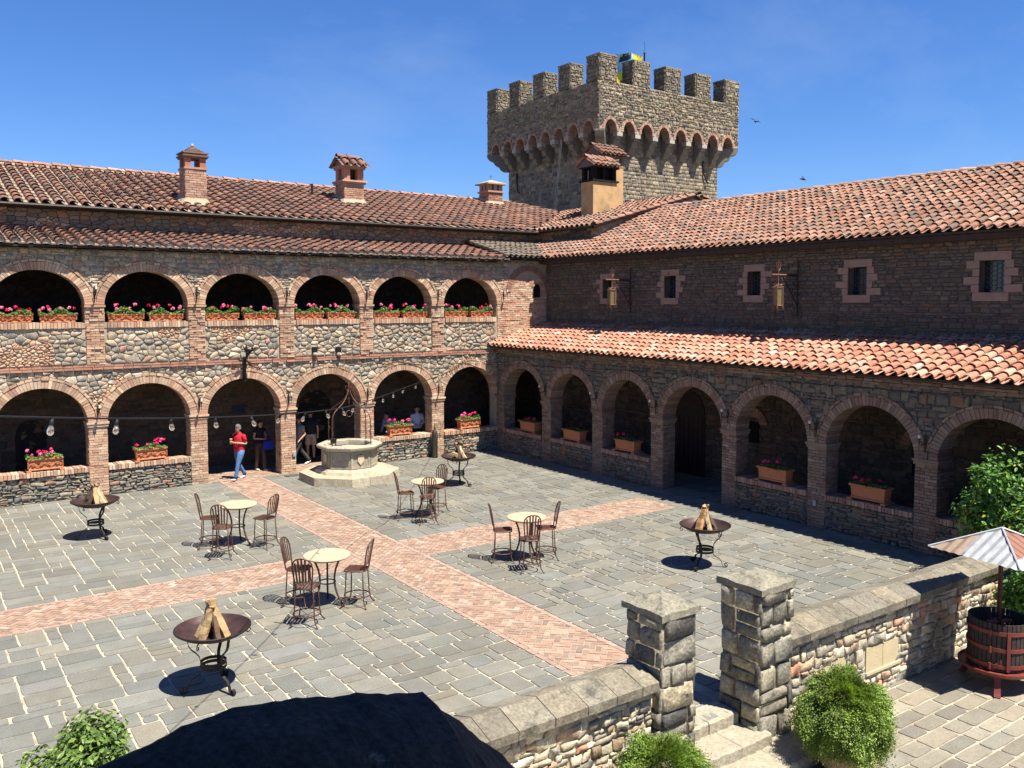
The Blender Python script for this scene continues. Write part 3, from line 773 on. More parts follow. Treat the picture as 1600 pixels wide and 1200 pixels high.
# small grey roof over the pier
sG = .25; SG = slope(0, 1, sG); LG = 2.95 * sqrt(1 + sG * sG)
def keepG(u, s):
    x = .2 + u; y = -.4 + s / sqrt(1 + sG * sG)
    zg = 7.24 + sG * (y + .4); zw = 7.22 + .4 * (x - 1.9)
    return x < 1.9 or zw < zg + .03
mb = MB(); tile_roof(mb, (.2, -.4, 7.24), (1, 0, 0), SG, 3.9, LG, .25, .36, PAL_TILE_G, keep=keepG)
mb.build('pier_roof', M_tile, G)
mb = MB(); roofplane(mb, [(.2, -.38, 7.23), (1.9, -.38, 7.23), (3.7, 2.6, 7.23 + sG * 2.98), (.2, 2.6, 7.23 + sG * 2.98)]); mb.build('roof_deck', M_timber, G)

# ---- chimneys
def bbox_bricks(mb, x0, x1, y0, y1, z0, z1, pal, prot=.015):
    F1 = Fr((x0, y0, 0), (1, 0, 0), (0, 1, 0)); w = x1 - x0; t = y1 - y0
    mb.box(x0 + .003, x1 - .003, y0 + .003, y1 - .003, z0, z1, (.2, .16, .12))
    bricks(mb, F1, 0, w, z0, z1, pal=pal, prot=prot, bw=.25, bh=.068); bricks(mb, F1.right(w), 0, t, z0, z1, pal=pal, prot=prot, bw=.25, bh=.068)
    bricks(mb, F1.left(0, t), 0, t, z0, z1, pal=pal, prot=prot, bw=.25, bh=.068)
    F2 = Fr((x1, y1, 0), (-1, 0, 0), (0, -1, 0)); bricks(mb, F2, 0, w, z0, z1, pal=pal, prot=prot, bw=.25, bh=.068)
def flash(mb, x0, x1, y0, y1, z, s):
    k = .16; v = []
    for (a, b, e) in ((x0, y0, 0), (x1, y0, 0), (x1, y1, 0), (x0, y1, 0)):
        pass
    lo = [(x0 - k, y0 - k), (x1 + k, y0 - k), (x1 + k, y1 + k), (x0 - k, y1 + k)]; hi = [(x0 - .01, y0 - .01), (x1 + .01, y0 - .01), (x1 + .01, y1 + .01), (x0 - .01, y1 + .01)]
    mb.add([(a, b, s(b) + .07) for a, b in lo] + [(a, b, s(b) + .26) for a, b in hi], [(i, (i + 1) % 4, 4 + (i + 1) % 4, 4 + i) for i in range(4)], (.40, .32, .22), 1)
CHM = [M_brick, mat('flaunching', (.42, .33, .22), rough=.95, bump=.5, var=.2)]
def chim1():
    x, y = -10.0, 3.75; w = .345; mb = MB(); z = mz(y) - .2
    bbox_bricks(mb, x - w, x + w, y - w, y + w, z, 10.05, PAL_CH); flash(mb, x - w, x + w, y - w, y + w, z, mz)
    mb.box(x - w - .04, x + w + .04, y - w - .04, y + w + .04, 10.05, 10.12, jit((.42, .24, .17)))
    for sx in (-1, 1):
        for sy in (-1, 1): mb.box(x + sx * (w - .1) - .1, x + sx * (w - .1) + .1, y + sy * (w - .1) - .1, y + sy * (w - .1) + .1, 10.12, 10.42, jit((.45, .17, .10)))
    z = 10.42
    for k, e in enumerate((.05, .09, .03, .08, -.06, -.14, -.22, -.30)):
        h = .052 if k < 4 else .06
        mb.box(x - w - e, x + w + e, y - w - e, y + w + e, z + .002, z + h, jit((.20, .12, .09), .3)); z += h
    mb.lathe([(.06, 0), (.06, .04), (.05, .08), (0, .09)], 8, (.45, .42, .38), 0, (x, y, z)); return mb
chim1().build('chimney', CHM, G)
def chim2():
    x, y = -3.2, 5.9; w = .42; mb = MB(); z = mz(y) - .2
    bbox_bricks(mb, x - w, x + w, y - w, y + w, z, 10.30, PAL_CH); flash(mb, x - w, x + w, y - w, y + w, z, mz)
    mb.box(x - w - .07, x + w + .07, y - w - .07, y + w + .07, 10.30, 10.37, jit((.45, .27, .19))); mb.box(x - w - .12, x + w + .12, y - w - .12, y + w + .10, 10.375, 10.44, jit((.5, .3, .2)))
    for sx in (-1, 1):
        for sy in (-1, 1): mb.box(x + sx * (w - .13) - .13, x + sx * (w - .13) + .13, y + sy * (w - .13) - .13, y + sy * (w - .13) + .13, 10.44, 10.90, jit((.50, .22, .14)))
    mb.box(x - .05, x + .25, y - .1, y + .1, 10.44, 10.90, (.02, .015, .012))
    mb.box(x - w - .06, x + w + .06, y - w - .06, y + w + .06, 10.90, 10.97, jit((.42, .24, .17))); mb.box(x - w - .1, x + w + .1, y - w - .1, y + w + .1, 10.972, 11.04, jit((.5, .33, .24)))
    zt = 11.04; hw = w + .05
    mb.add([(x - hw, y - hw, zt), (x - hw, y + hw, zt), (x - hw, y, zt + .30), (x + hw, y - hw, zt), (x + hw, y + hw, zt), (x + hw, y, zt + .30)], [(0, 2, 1), (3, 4, 5), (0, 3, 5, 2), (1, 2, 5, 4)], (.2, .14, .11))
    s = .30 / hw; l = (hw + .10) * sqrt(1 + s * s)
    tile_roof(mb, (x - hw - .05, y - hw - .10, zt - .10 * s + .02), (1, 0, 0), (0, 1, s), 2 * hw + .1, l, .32, .44, PAL_TILE_L, h=.34)
    tile_roof(mb, (x + hw + .05, y + hw + .10, zt - .10 * s + .02), (-1, 0, 0), (0, -1, s), 2 * hw + .1, l, .32, .44, PAL_TILE_L, h=.34)
    ridge_tiles(mb, (x - hw - .06, y, zt + .33), (x + hw + .06, y, zt + .33), PAL_TILE_L, r=.13, ln=.45); return mb
chim2().build('chimney', CHM, G)
def chim3():
    x, y = 5.2, 8.1; w = .40; mb = MB(); z = mz(y) - .2
    bbox_bricks(mb, x - w, x + w, y - w, y + w, z, 10.78, PAL_BRICK_D); flash(mb, x - w, x + w, y - w, y + w, z, mz)
    mb.box(x - w - .07, x + w + .07, y - w - .07, y + w + .07, 10.78, 10.86, jit((.45, .27, .19)))
    for sx in (-1, 0, 1):
        for sy in (-1, 0, 1):
            if sx or sy: mb.box(x + sx * (w - .1) - .1, x + sx * (w - .1) + .1, y + sy * (w - .1) - .1, y + sy * (w - .1) + .1, 10.86, 11.16, jit((.36, .21, .15)))
    h = w + .16; z = 11.16
    mb.box(x - h, x + h, y - h, y + h, z, z + .06, (.33, .27, .2), 1)
    mb.add([(x - h, y - h, z + .062), (x + h, y - h, z + .062), (x + h, y + h, z + .062), (x - h, y + h, z + .062), (x, y, z + .26)], [(0, 1, 4), (1, 2, 4), (2, 3, 4), (3, 0, 4)], (.40, .33, .24), 1)
    mb.tube([(x, y, z + .24), (x, y, z + .5)], .012, 5, (.05, .04, .04)); mb.tube([(x - .08, y, z + .42), (x + .08, y, z + .42)], .01, 5, (.05, .04, .04)); return mb
chim3().build('chimney', CHM, G)
mb = MB(); mb.tube([(-4.6, 6.4, 9.7), (-4.6, 6.4, 10.3)], .05, 8); mb.build('vent_pipe', M_iron, G)

# ================================================================ arcade wing (right)
Wg = thing('arcade_wing', 'long low stone wing in shade with seven arches and a pale tiled lean-to roof', 'building', (0, -12, 0), world=True)
WA = [(1.675, 1.175), (4.45, 1.11), (7.16, 1.11), (9.90, 1.14), (12.66, 1.15), (15.46, 1.15), (18.28, 1.17), (21.1, 1.17)]
wlow = [(c, a, 2.10, 1.08, 0.) for c, a in WA]
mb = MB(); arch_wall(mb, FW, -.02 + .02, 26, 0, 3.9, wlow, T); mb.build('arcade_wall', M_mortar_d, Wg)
mb = MB()
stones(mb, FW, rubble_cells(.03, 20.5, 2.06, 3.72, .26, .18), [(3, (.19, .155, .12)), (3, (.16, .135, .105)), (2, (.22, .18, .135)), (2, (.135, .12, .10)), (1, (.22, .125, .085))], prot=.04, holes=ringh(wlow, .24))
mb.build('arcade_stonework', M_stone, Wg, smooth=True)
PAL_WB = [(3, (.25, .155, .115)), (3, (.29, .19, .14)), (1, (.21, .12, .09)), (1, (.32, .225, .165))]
for c, a, zs, r, zb in wlow[:7]:
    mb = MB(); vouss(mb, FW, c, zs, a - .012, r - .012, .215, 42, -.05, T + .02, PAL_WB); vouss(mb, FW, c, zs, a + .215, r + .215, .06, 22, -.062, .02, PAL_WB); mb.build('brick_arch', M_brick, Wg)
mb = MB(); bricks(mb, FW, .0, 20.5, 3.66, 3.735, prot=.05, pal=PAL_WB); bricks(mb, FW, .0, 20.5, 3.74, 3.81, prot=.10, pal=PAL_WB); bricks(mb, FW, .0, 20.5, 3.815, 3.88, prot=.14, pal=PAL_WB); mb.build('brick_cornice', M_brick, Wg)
edges = [(.0, .5)] + [(WA[i][0] + WA[i][1], WA[i + 1][0] - WA[i + 1][1]) for i in range(6)]
for a, b in edges: brick_pillar('pillar', FW, a, b, 0, 2.05, T, Wg, pal=PAL_WB, cap=True)
for i in (0, 1, 2, 4, 5, 6): low_wall(FW, WA[i][0], Wg, [(3, (.20, .17, .13)), (3, (.16, .14, .12)), (2, (.25, .2, .15)), (1, (.28, .15, .1))], [(3, (.36, .2, .14)), (2, (.42, .27, .19)), (1, (.3, .16, .12))], 40. + i * 2, a=WA[i][1])
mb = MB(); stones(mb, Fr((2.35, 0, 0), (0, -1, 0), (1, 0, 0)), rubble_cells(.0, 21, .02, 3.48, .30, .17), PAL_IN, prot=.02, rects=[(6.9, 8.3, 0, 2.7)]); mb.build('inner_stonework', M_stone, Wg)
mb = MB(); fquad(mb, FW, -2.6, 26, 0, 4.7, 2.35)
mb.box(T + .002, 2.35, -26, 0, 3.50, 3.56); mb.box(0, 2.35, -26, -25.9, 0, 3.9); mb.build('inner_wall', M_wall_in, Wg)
mb = MB(); pointed(mb, FW, 7.62, .66, 0, 1.9, 2.72, 2.32, 2.35)
for k in range(6): fbox(mb, FW, 7.62 - .6 + k * .2, 7.62 - .6 + k * .2 + .185, 2.30, 2.32, 0.02, 1.9)
mb.build('arched_door', mat('door_oak', (.045, .022, .018), rough=.6, var=.3, vs=6), Wg)
for (a0, a1, b0, b1) in ((10.05, 10.4, 1.38, 2.0), (15.2, 15.55, 1.2, 2.0)):
    mb = MB(); fbox(mb, FW, a0, a1, 2.30, 2.35, b0, b1); mb.build('niche', M_black, Wg)  # plain black block painted in for the dark hollow
    mb = MB(); vouss(mb, FW, (a0 + a1) / 2, b1 - .05, .22, .2, .28, 11, 2.27, 2.34, PAL_BRICK_D); mb.build('niche_arch', M_brick, Wg)
# lean-to roof
sW = .28; LW = 2.7 * sqrt(1 + sW * sW)
mb = MB(); tile_roof(mb, (-.36, .04, 3.93), (0, -1, 0), (1, 0, sW), 22, LW, .28, .34, PAL_TILE_B, h=.34, jitter=1.4)
lean = mb.build('lean_to_roof', M_tile, Wg)
mb = MB(); roofplane(mb, [(-.34, .0, 3.92), (-.34, -26, 3.92), (2.35, -26, 3.92 + sW * 2.69), (2.35, .0, 3.92 + sW * 2.69)]); mb.build('roof_deck', M_timber, Wg)
# upper wall
FWU = Fr((2.35, 0, 0), (0, -1, 0), (1, 0, 0))
win = [(3.62, .25, 5.70, 6.38), (6.70, .27, 5.70, 6.43), (10.13, .25, 5.77, 6.48), (13.53, .28, 5.76, 6.50), (17.0, .29, 5.80, 6.55)]
holes = [(c - w, c + w, b0, b1) for c, w, b0, b1 in win]
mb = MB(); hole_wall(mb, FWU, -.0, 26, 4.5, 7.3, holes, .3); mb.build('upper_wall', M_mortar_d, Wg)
mb = MB()
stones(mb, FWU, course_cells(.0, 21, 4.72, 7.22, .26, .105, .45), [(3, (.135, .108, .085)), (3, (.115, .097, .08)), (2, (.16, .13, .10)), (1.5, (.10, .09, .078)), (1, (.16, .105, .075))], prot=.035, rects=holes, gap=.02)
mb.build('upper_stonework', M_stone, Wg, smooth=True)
M_quoin = mat('pink_sandstone', (.31, .215, .17), rough=.9, var=.12, vs=6, bump=.3)
for c, w, b0, b1 in win:
    mb = MB()
    fbox(mb, FWU, c - w - .12, c + w + .14, -.05, .05, b1, b1 + .2); fbox(mb, FWU, c - w - .14, c + w + .1, -.05, .05, b0 - .2, b0)
    h = (b1 - b0) / 4; L = [.3, .17, .36, .15]; Rr = [.2, .4, .15, .3]
    for k in range(4):
        fbox(mb, FWU, c - w - L[(k + int(c)) % 4], c - w, -.048, .04, b0 + k * h + .006, b0 + (k + 1) * h - .006); fbox(mb, FWU, c + w, c + w + Rr[(k + int(c)) % 4], -.048, .04, b0 + k * h + .006, b0 + (k + 1) * h - .006)
    wo_ = mb.build('window', M_quoin, Wg)
    mb = MB(); fquad(mb, FWU, c - w, c + w, b0, b1, .24); p = mb.build('pane', M_glass, wo_, origin=Wg.location)
    mb = MB(); hx = .075
    for i in range(8):
        for j in range(12):
            cu = c - w + i * hx * 1.5; cz = b0 + j * hx * 1.5 + (hx * .75 if i % 2 else 0)
            P = [(cu + hx * cos(k * pi / 3), cz + hx * .9 * sin(k * pi / 3)) for k in range(4)]
            for k in range(3):
                a, b = P[k], P[k + 1]
                if all(c - w < q[0] < c + w and b0 < q[1] < b1 for q in (a, b)): mb.tube([FWU(a[0], .225, a[1]), FWU(b[0], .225, b[1])], .006, 3, cap=False)
    mb.build('lattice', mat('lead_came', (.09, .10, .12), rough=.5), wo_, origin=Wg.location)
mb = MB(); fbox(mb, FWU, 0, 26, -.10, .0, 4.68, 4.80); mb.build('flashing', M_lead, Wg)
# upper roof
sU = .40; EX = 1.93; EZ2 = 7.24; RX = 7.2; LU = (RX - EX) * sqrt(1 + sU * sU)
def keepU(u, s):
    y = 2.6 - u; x = EX + s / sqrt(1 + sU * sU); z = EZ2 + sU * (x - EX)
    if y > -1.2 and x > 3.95: return False
    if y > -.4: return (7.24 + sG * (y + .4)) < z + .02
    return True
mb = MB(); tile_roof(mb, (EX, 2.6, EZ2), (0, -1, 0), (1, 0, sU), 29, LU - .1, .26, .36, PAL_TILE_R, h=.34, keep=keepU, jitter=1.3)
mb.build('upper_roof', M_tile, Wg)
mb = MB(); ridge_tiles(mb, (RX, -1.2, EZ2 + sU * (RX - EX) + .0), (RX, -26, EZ2 + sU * (RX - EX)), [(2, (.33, .2, .15)), (1, (.24, .17, .14)), (1, (.42, .27, .2))], r=.16, ln=.5, h=.12); mb.build('ridge_tiles', M_tile, Wg)
mb = MB(); zr = EZ2 + sU * (RX - EX) - .02
roofplane(mb, [(EX, -.3, EZ2 - .01), (EX, -26, EZ2 - .01), (RX, -26, zr), (RX, -.3, zr)]); roofplane(mb, [(EX, -.3, EZ2 - .012), (4., -.3, EZ2 + sU * (4 - EX) - .012), (4, 2.6, EZ2 + sU * (4 - EX) - .012), (3.6, 2.6, EZ2 + sU * (3.6 - EX) - .012)])
roofplane(mb, [(RX, -1.2, zr), (RX, -26, zr), (12.4, -26, EZ2), (12.4, -1.2, EZ2)])
mb.box(EX + .03, 2.35, -26, -.02, EZ2 - .22, EZ2 - .08); mb.build('roof_deck', M_timber, Wg)

# ================================================================ corner house with plastered chimney
Kh = thing('corner_house', 'small gabled stone house between the two wings below the tower', 'building', (9, 2, 0), world=True)
sK = .275; KX, KZ = 3.65, 8.50; KR = 9.27; KY = -1.2
kz = lambda x: KZ + sK * (x - KX)
mb = MB(); FG = Fr((0, KY, 0), (1, 0, 0), (0, 1, 0))
pts = [(4, 7.0), (14.6, 7.0), (14.6, kz(KR) - .275 * 5.3 - .1), (KR, kz(KR) - .1), (4, kz(4) - .1)]
mb.add([FG(u, .0, z) for u, z in pts], [(0, 1, 2, 3, 4)]); mb.add([(4, KY, 7), (4, 3.2, 7), (4, 3.2, kz(4) - .1), (4, KY, kz(4) - .1)], [(0, 1, 2, 3)]); mb.build('wall', M_mortar, Kh)
mb = MB()
cc = [c for c in rubble_cells(4.05, 14.5, 7.3, 10.0, .24, .16) if all(q[1] < (kz(q[0]) if q[0] < KR else kz(2 * KR - q[0])) - .12 for q in c[0])]
stones(mb, FG, cc, [(3, (.48, .42, .29)), (2, (.42, .36, .25)), (1, (.34, .3, .22)), (1, (.5, .34, .2))], prot=.035)
mb.build('gable_stonework', M_stone, Kh, smooth=True)
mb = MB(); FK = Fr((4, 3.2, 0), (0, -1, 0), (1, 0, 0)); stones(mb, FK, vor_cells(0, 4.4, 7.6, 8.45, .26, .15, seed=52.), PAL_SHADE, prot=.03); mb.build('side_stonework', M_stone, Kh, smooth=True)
LK = (KR - KX) * sqrt(1 + sK * sK)
def keepK(u, s):
    y = 8. - u; x = KX + s / sqrt(1 + sK * sK)
    return mz(y) < kz(x) + .03 if y > 2.2 else True
mb = MB(); tile_roof(mb, (KX, 8., KZ), (0, -1, 0), (1, 0, sK), 9.4, LK - .1, .30, .40, PAL_TILE_R, keep=keepK, h=.34)
mb.build('roof', M_tile, Kh)
mb = MB(); ridge_tiles(mb, (KR, -1.5, kz(KR)), (KR, 6.8, kz(KR)), PAL_TILE_R, r=.15)
# verge tiles along the gable
for (xa, za, xb, zb) in ((KX, KZ, KR, kz(KR)), (KR + 5.3, kz(KR) - 5.3 * sK, KR, kz(KR))):
    ridge_tiles(mb, (xa, KY - .17, za + .02), (xb, KY - .17, zb + .02), PAL_TILE_R, r=.14, ln=.4)
    ridge_tiles(mb, (xa, KY - .08, za - .10), (xb, KY - .08, zb - .10), PAL_TILE_R, r=.13, ln=.4)
mb.build('verge_tiles', M_tile, Kh)
mb = MB(); roofplane(mb, [(KX, -1.38, KZ - .02), (KR, -1.38, kz(KR) - .02), (KR, 7, kz(KR) - .02), (KX, 3.0, KZ - .02)]); roofplane(mb, [(KR, -1.38, kz(KR) - .02), (KR + 5.3, -1.38, kz(KR) - .02 - 5.3 * sK), (KR + 5.3, 7, kz(KR) - .02 - 5.3 * sK), (KR, 7, kz(KR) - .02)]); mb.build('roof_deck', M_timber, Kh)
mb = MB(); zf = lambda x: EZ2 + sU * (x - EX) + .1
mb.bar([(4.0, KY - .03, zf(4.0)), (7.2, KY - .03, zf(7.2))], .07, .08, side=(0, 0, 1)); mb.build('flashing_strip', mat('ochre_strip', (.5, .32, .17)), Kh)
mb = MB(); mb.tube([(KX - .06, 2.1, KZ - .03), (KX - .06, -1.3, KZ - .03)], .05, 8); mb.build('gutter', M_iron, Kh)
# plastered chimney: low shaft in front, tall hooded stack behind
mb = MB(); z0 = kz(6.1) - .5
mb.box(6.05, 7.40, 1.55, 2.35, z0, 10.72); mb.box(7.05, 8.30, 2.352, 3.2, z0, 11.45); mb.box(7.402, 8.05, 1.85, 2.351, z0, 11.42)
ch = mb.build('plastered_chimney', M_plaster, Kh)
mb = MB(); mb.box(5.98, 7.47, 1.48, 2.42, 10.72, 10.80); 
for (a, b) in ((6.07, 1.57), (7.2, 1.57), (6.07, 2.15), (7.2, 2.15), (6.62, 1.58)): mb.box(a, a + .18, b, b + .18, 10.80, 11.30)
mb.box(6.3, 7.2, 1.75, 2.15, 10.8, 11.3); mb.box(5.98, 7.47, 1.48, 2.42, 11.3, 11.36); mb.build('smoke_opening', M_black, ch, origin=Kh.location)
mb = MB()
def hood(x0, x1, y0, y1, z, h, pitch, pl):
    ym = (y0 + y1) / 2; hw = (y1 - y0) / 2; s = h / hw; l = hw * sqrt(1 + s * s) 
    tile_roof(mb, (x0, y0, z), (1, 0, 0), (0, 1, s), x1 - x0, l, pitch, .36, pl, h=.36); tile_roof(mb, (x1, y1, z), (-1, 0, 0), (0, -1, s), x1 - x0, l, pitch, .36, pl, h=.36)
    ridge_tiles(mb, (x0 - .02, ym, z + h + .02), (x1 + .02, ym, z + h + .02), pl, r=.12, ln=.38)
    mb.add([(x0 + .03, y0 + .05, z - .03), (x0 + .03, y1 - .05, z - .03), (x0 + .03, ym, z + h - .02), (x1 - .03, y0 + .05, z - .03), (x1 - .03, y1 - .05, z - .03), (x1 - .03, ym, z + h - .02)], [(0, 2, 1), (3, 4, 5), (0, 3, 5, 2), (1, 2, 5, 4), (0, 1, 4, 3)], (.16, .13, .11))
hood(5.92, 7.5, 1.36, 2.55, 11.38, .36, .25, SCP(PAL_TILE_R, 1.1)); hood(6.92, 8.45, 2.0, 3.4, 12.02, .42, .25, PAL_TILE_L)
mb.build('tiled_hood', M_tile, ch, origin=Kh.location)
mb = MB(); mb.box(6.98, 8.4, 2.1, 3.3, 11.47, 11.56)
for (a, b) in ((7.0, 2.14), (7.48, 2.14), (7.70, 2.14), (8.2, 2.14), (7.0, 3.05), (8.2, 3.05), (7.0, 2.6)): mb.box(a, a + .17, b, b + .16, 11.56, 11.98)
mb.box(6.98, 8.4, 2.1, 3.3, 11.98, 12.03)
mb.build('stack_head', mat('smoked_plaster', (.22, .17, .12), var=.35, vs=5, bump=.4), ch, origin=Kh.location)

# ================================================================ tower
PAL_TOWER = SCP(PAL_TOWER, .84)
Tw = thing('crenellated_tower', 'tall square stone tower with battlements and corbelled brick arches above the roofs', 'tower', (15.3, 11, 0), world=True)
TX, TY, TS = 10.25, 6.0, 10.25; TYS = 9.95
F1 = Fr((TX, TY, 0), (1, 0, 0), (0, 1, 0)); F2 = Fr((TX, TY + TYS, 0), (0, -1, 0), (1, 0, 0))
mb = MB(); mb.box(TX + .9, TX + TS - .9, TY + .7, TY + TYS - .9, -.5, 16.0); mb.build('shaft', M_mortar, Tw)
S1 = Fr((TX + .9, TY + .7, 0), (1, 0, 0), (0, 1, 0)); S2 = Fr((TX + .9, TY + TYS - .9, 0), (0, -1, 0), (1, 0, 0))
mb = MB(); stones(mb, S1, course_cells(0, TS - 1.8, 8.7, 14.3, .30, .20, .2), PAL_TOWER, prot=.035, gap=.025, round_=True, top=.8)
stones(mb, S2, course_cells(0, TYS - 1.6, 9.2, 14.3, .30, .20, .2), PAL_TOWER, prot=.035, gap=.025, round_=True, top=.8); mb.build('shaft_stonework', M_stone, Tw, smooth=True)
N1 = [.72 + 1.235 * k for k in range(8)]; N2 = [TYS - (y - TY) for y in (15.06, 13.86, 12.66, 11.5, 10.35, 9.2, 8.02, 6.83)]
ar1 = [(u, .40, 14.10, .55, 14.05) for u in N1]; ar2 = [(u, .38, 14.10, .50, 14.05) for u in N2]
mb = MB(); arch_wall(mb, F1, 0, TS, 14.05, 16.5, ar1, .5, n=10, caps=False, sill=False); arch_wall(mb, F2, 0, TYS, 14.05, 16.5, ar2, .5, n=10, caps=False, sill=False)
mb.box(TX + .5, TX + TS - .5, TY + .5, TY + TYS - .5, 14.75, 16.0)
mb.box(TX + TS - .5, TX + TS - .002, TY + .003, TY + TYS, 14.052, 16.49); mb.box(TX + .003, TX + TS, TY + TYS - .5, TY + TYS - .002, 14.051, 16.48); mb.build('battlement_wall', M_mortar, Tw)
mb = MB(); h1 = [(c, zs, a + .12, r + .12, 13) for c, a, zs, r, b in ar1]; h2 = [(c, zs, a + .12, r + .12, 13) for c, a, zs, r, b in ar2]
stones(mb, F1, rubble_cells(0, TS, 14.3, 16.5, .26, .16), PAL_TOWER, prot=.045, gap=.03, holes=h1)
stones(mb, F2, rubble_cells(0, TYS, 14.3, 16.5, .26, .16), PAL_TOWER, prot=.045, gap=.03, holes=h2); mb.build('battlement_stonework', M_stone, Tw, smooth=True)
for F, L in ((F1, ar1), (F2, ar2)):
    for c, a, zs, r, b in L:
        mb = MB(); vouss(mb, F, c, zs, a - .01, r - .01, .15, 18, -.04, .3, [(3, (.43, .25, .18)), (2, (.48, .33, .24)), (1, (.38, .21, .15))], g=.14); mb.build('brick_arch', M_brick, Tw)
def corbel(mb, F, u, hw=.17, sc_=1., D=None, kd=1.):
    prof = [(.92, 13.12), (.74, 13.12)]
    for (d0, z0, d1, z1) in ((.74, 13.12, .52, 13.42), (.48, 13.42, .28, 13.72), (.24, 13.72, .0, 14.02)):
        for k in range(0, 5):
            a = pi / 2 * k / 4; prof.append((d0 - (d0 - d1) * sin(a), z1 - (z1 - z0) * cos(a)))
    prof += [(.0, 14.12), (.92, 14.12)]
    prof = [(d * kd, z) for d, z in prof]; n = len(prof); vs = [F(u - hw, .92 - (.92 - d) * sc_, z) for d, z in prof] + [F(u + hw, .92 - (.92 - d) * sc_, z) for d, z in prof]
    mb.add(vs, [tuple(range(n)), tuple(range(n, 2 * n))[::-1]] + [(i, (i + 1) % n, n + (i + 1) % n, n + i) for i in range(n)], jit((.25, .22, .175), .1))  # corbel body coloured darker to deepen the shade under the battlements
    if kd != 1. or sc_ == 1.:
        a, b = F(u - hw - .015, 0, 0), F(u + hw + .015, 0, 0); fbox(mb, F, u - hw - .012, u + hw + .012, -.02, .30, 13.88, 14.13, jit((.46, .41, .33), .08), back=True)
M_corb = mat('corbel_stone', attr=True, rough=.9, var=.15, vs=5, bump=.3)
cb = []
for F, L, W_ in ((F1, ar1, TS), (F2, ar2, TYS)):
    us = [(L[i][0] + L[i + 1][0]) / 2 for i in range(7)]
    for u in us:
        mb = MB(); corbel(mb, F, u, kd=.78 if F is F1 else 1.); mb.build('corbel', M_corb, Tw)
q = sqrt(.5)
for (cx, cy, ux, uy, dx, dy) in ((TX + .9, TY + .9, q, -q, q, q), (TX + TS - .9, TY + .9, q, q, -q, q), (TX + .9, TY + TYS - .9, -q, -q, q, -q)):
    mb = MB(); Fc = Fr((cx - dx * .92, cy - dy * .92, 0), (ux, uy, 0), (dx, dy, 0)); corbel(mb, Fc, 0, .24, 1.36); mb.build('corbel', M_corb, Tw)
MER1 = [(10.25, 11.38), (12.51, 13.66), (14.76, 15.91), (17.05, 18.2), (19.35, 20.5)]; MER2 = [(6.0, 7.02), (8.27, 9.28), (10.46, 11.48), (12.7, 13.72), (14.93, 15.95)]
def merlon(x0, x1, y0, y1, full=True):
    mb = MB(); mb.box(x0, x1, y0, y1, 16.45, 17.74, (.2, .18, .14))
    Fa = Fr((x0, y0, 0), (1, 0, 0), (0, 1, 0)); w, t = x1 - x0, y1 - y0
    if full:
        for F, W_ in ((Fa, w), (Fa.left(0, t), t), (Fa.right(w), t)):
            stones(mb, F, rubble_cells(0, W_, 16.5, 17.78, .24, .15), PAL_TOWER, prot=.045, gap=.03)
    v = [(x0 - .03, y0 - .03), (x1 + .03, y0 - .03), (x1 + .03, y1 + .03), (x0 - .03, y1 + .03)]
    mb.box(x0 - .03, x1 + .03, y0 - .03, y1 + .03, 17.742, 17.80, (.27, .24, .18)); mb.build('merlon', M_stone, Tw, smooth=False)
MT = .85
for i, (a, b) in enumerate(MER1): merlon(a, b, TY, TY + MT if i else TY + 1.02)
for a, b in MER2[1:]: merlon(TX, TX + MT, a, b)
for a, b in MER1[1:]: merlon(a, b, TY + TYS - .8, TY + TYS, False)
for a, b in MER2[1:-1]: merlon(TX + TS - .8, TX + TS, a, b, False)
mb = MB()
for (a, b) in (((10.2, 8.9, 14.0), (11.02, 10.6, 9.7)), ((10.2, 9.0, 14.0), (11.02, 10.75, 9.7))): mb.tube([a, b], .018, 4)
mb.build('rope', mat('white_rope', (.6, .58, .5)), Tw)
mb = MB()
for F, u, z in ((S2, 7.7, 13.0), (S2, .9, 12.6), (S1, 7.2, 13.0)):
    mb.bar([F(u, -.08, z + .2), F(u + .06, -.10, z - .4), F(u + .22, -.14, z - .8), F(u + .4, -.16, z - .95)], .07, .05, side=(0, 0, 1)) if False else mb.tube([F(u, -.08, z + .3), F(u + .05, -.10, z - .3), F(u + .2, -.14, z - .75), F(u + .35, -.16, z - .85)], .045, 5)
mb.build('iron_hook', M_iron, Tw)
